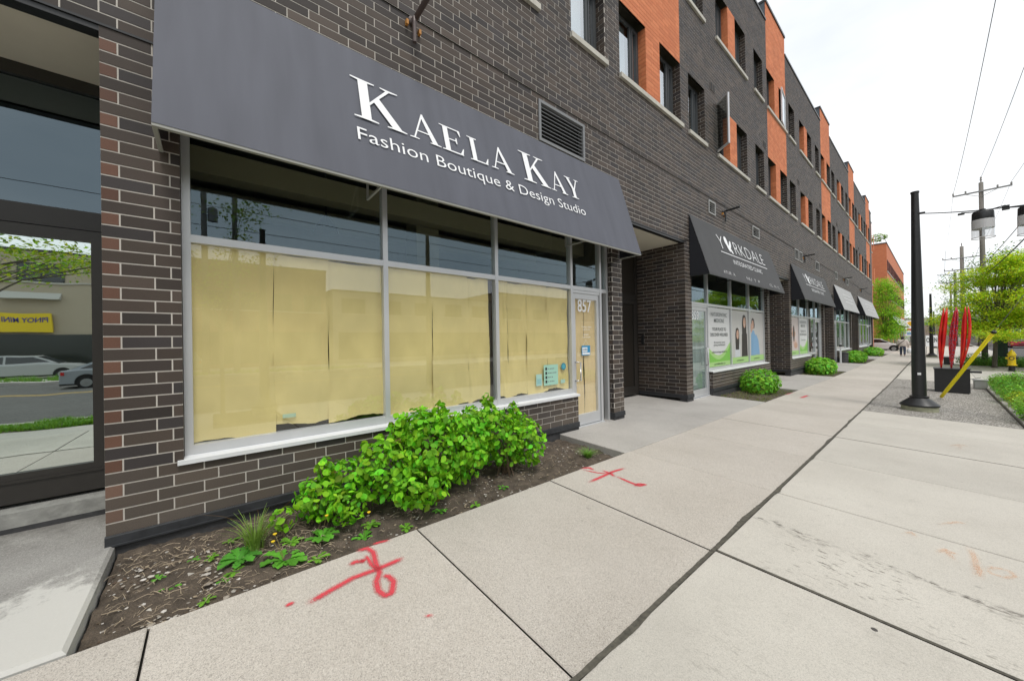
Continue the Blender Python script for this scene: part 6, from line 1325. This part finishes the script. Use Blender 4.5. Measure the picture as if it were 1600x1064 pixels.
# recessed orange end of the long building
b = MB(); b.box(-10, -.3, Y1+.01, 57.6, -.5, 14.3); obj('end_wall', b, M_ob, bld)
for z0 in (7.3, 10.95):
    for y0 in (54.2, 56.0): b = MB(); b.box(-.4, -.285, y0, y0+.95, z0, z0+1.6); obj('end_window', b, mat('dark pane', (.02, .024, .028), .1, spec=.8), bld)
    b = MB(); b.box(-.35, -.22, 54.0, 57.2, z0-.1, z0); obj('window_sill', b, M_sill, bld)
b = MB(); b.box(-10, -.26, Y1+.02, 57.64, 14.3, 14.4); obj('parapet_cap', b, M_black, bld)
def simple_building(name, label, x0, x1, y0, y1, h, m, face, floors, nwin, wm=None, ground='shops', cap=M_black):
    t = thing(name, label, 'building', ((x0+x1)/2, (y0+y1)/2, -.3)); b = MB(); b.box(x0, x1, y0, y1, -.8, h); obj('wall', b, m, t)
    b = MB(); b.box(x0-.06, x1+.06, y0-.06, y1+.06, h, h+.15); obj('roof_edge', b, cap, t); X = x1 if face > 0 else x0; s = face
    for (za, zb_) in floors:
        for i in range(nwin):
            ya = y0+(y1-y0)*(i+.2)/nwin; yb = y0+(y1-y0)*(i+.8)/nwin
            b = MB(); xa, xb = sorted((X+s*.05, X-s*.02)); 
            for bx in ((ya, ya+.08, za, zb_), (yb-.08, yb, za, zb_), (ya, yb, za, za+.08), (ya, yb, zb_-.08, zb_), ((ya+yb)/2-.04, (ya+yb)/2+.04, za, zb_)): b.box(xa, xb+.0, *bx)
            f = obj('window', b, wm or M_dframe, t); b = MB(); xa, xb = sorted((X+s*.01, X+s*.02)); b.box(xa, xb, ya+.05, yb-.05, za+.05, zb_-.05); obj('pane', b, mat('dark pane', (.02, .024, .028), .1, spec=.8), f)
        b = MB(); xa, xb = sorted((X, X+s*.08)); b.box(xa, xb, y0+.2, y1-.2, za-.12, za-.003); obj('sill_band', b, M_sill, t)
    return t
ob = simple_building('brick_building', 'orange brick building with narrow windows beyond the young green tree', -16, 0, 71.7, 112, 14.3, M_ob, 1, ((6.8, 8.5), (10.5, 12.1)), 14, mat('maroon frame', (.10, .03, .03), .5))
for i in range(5):
    y = 74+i*7.6; b = MB(); b.box(.0, .06, y, y+5, .2, 3.0); obj('shop_window', b, mat('dark pane'), ob)
    t = thing('awning', 'white and black awning on the orange brick building, number %s along its front' % ('first', 'second', 'third', 'fourth', 'last')[i] if False else ('white awning on the orange brick building, %s from the young tree' % ('nearest', 'second', 'third', 'fourth', 'farthest')[i]), 'awning', (0, y+2.5, 2.9), 'awnings on the orange brick building')
    b = MB(); b.face([(.02, y-.3, 4.7), (1.0, y-.3, 3.0), (1.0, y+5.3, 3.0), (.02, y+5.3, 4.7)]); b.face([(.0, y-.3, 4.68), (.0, y+5.3, 4.68), (.98, y+5.3, 2.98), (.98, y-.3, 2.98)]); obj('canopy', b, mat('white canopy', (.62, .62, .62), .6), t)
    b = MB(); b.prism([(0, y-.3, 4.68), (.98, y-.3, 2.98), (0, y-.3, 2.98)], (0, .01, 0)); obj('side_panel', b, M_aws, t)
b = MB()
for x in np.arange(-6, -.2, .5): b.tube([(x, 72, 14.4), (x, 72, 15.4)], .03, 5)
b.tube([(-6, 72, 15.4), (-.3, 72, 15.4), (-.3, 80, 15.4)], .04, 5); obj('roof_railing', b, M_white, ob)
random.seed(4); bush('roof_plant', 'small green plants on the roof terrace of the orange brick building', (-1.0, 73.0, 14.4), [(-1.0, 73, 15.5, 1.1, 1, .6)], 400, .25, (.2, .34, .06), 5, 'diamond', catg='plant')
M_beige = mat('beige stucco', (.46, .40, .30), .9, noise=.08, nscale=.5)
opb = simple_building('shop_building', 'beige two storey building across the road with a yellow sign, seen mirrored', 35, 46, -36, -4, 8.6, M_beige, -1, ((6.5, 7.8),), 9)
b = MB(); b.box(34.9, 34.99, -35.5, -6.5, .1, 2.7); obj('shop_window', b, mat('dark shop glass', (.03, .035, .03), .15), opb)
t = thing('shop_sign', 'yellow shop sign reading PINOY MINI, seen mirrored in the doorway glass', 'sign', (34.8, -11.5, 3.0)); b = MB(); b.box(34.7, 34.9, -14.2, -8.8, 2.85, 4.2); obj('board', b, mat('sign yellow', (.80, .60, .02), .5), t)
obj('lettering', text('PINOY MINI', (34.69, -8.95, 3.55), (0, -1, 0), ZU, 2.0, .36, bold=.02, off=.01), mat('sign violet', (.06, .05, .25), .5), t)
b = MB()
for i in range(6):
    y = -35+i*4.8
    b.prism([(35, y, 5.75), (34.4, y, 5.25), (35, y, 5.25)], (0, 2.6, 0))
obj('striped_awning', b, mat('pale striped canvas', (.5, .5, .46), .7), opb)
for (y0, y1, h, m, lb) in ((-3.5, 9, 9, procbrick('red shop brick', (.26, .08, .05), (.2, .06, .04), (.3, .28, .25)), 'red brick two storey building across the road'), (9.6, 30, 7.2, mat('grey stucco', (.34, .33, .31), .9), 'grey two storey building across the road'), (31, 60, 8.5, procbrick('buff brick', (.40, .30, .18), (.34, .25, .15), (.4, .36, .3)), 'buff brick two storey building across the road'), (-75, -37, 8, mat('white stucco', (.5, .5, .47), .9), 'white two storey building across the road at the far left')):
    q = simple_building('shop_building', lb, 35.5, 46, y0, y1, h, m, -1, ((4.9, 6.5),), 5); b = MB(); b.box(35.4, 35.49, y0+.5, y1-.5, .1, 2.9); obj('shop_window', b, mat('dark shop glass'), q)
# small far buildings at the end of the street
for (u, wd, w_, h, c, lb) in ((1447, 160, 22, 9, (.45, .42, .38), 'pale low building at the far end of the sidewalk'), (1495, 110, 16, 4.2, (.6, .6, .58), 'white low building glimpsed behind the red blades'), (1545, 70, 12, 4.0, (.55, .53, .5), 'pale low shop glimpsed under the feathery tree'), (1596, 66, 9, 5.5, (.5, .5, .5), 'grey glass fronted shop at the right edge')):
    p = groundz(at(u, 520, wd)); t = thing('low_building', lb, 'building', tuple(p)); b = MB(); b.obox(p-e*w_/2-Vector((0, 0, .5)), e*w_, Vector((-e.y, e.x, 0))*8, (0, 0, h+.5)); obj('wall', b, mat('wall '+lb[:9]+str(u), c, .9), t); nn = e.cross(Vector((0, 0, 1)))
    for i in range(6):
        b = MB(); b.obox(p-e*w_*.45+e*w_*.15*i+nn*.05+Vector((0, 0, 1.0)), e*w_*.11, nn*.03, (0, 0, min(2, h*.4))); obj('window', b, mat('dark pane'), t)
    b = MB(); b.obox(p-e*w_/2+Vector((0, 0, h))+nn*.1, e*w_, nn*-.5, (0, 0, .25)); obj('roof_edge', b, M_black, t)
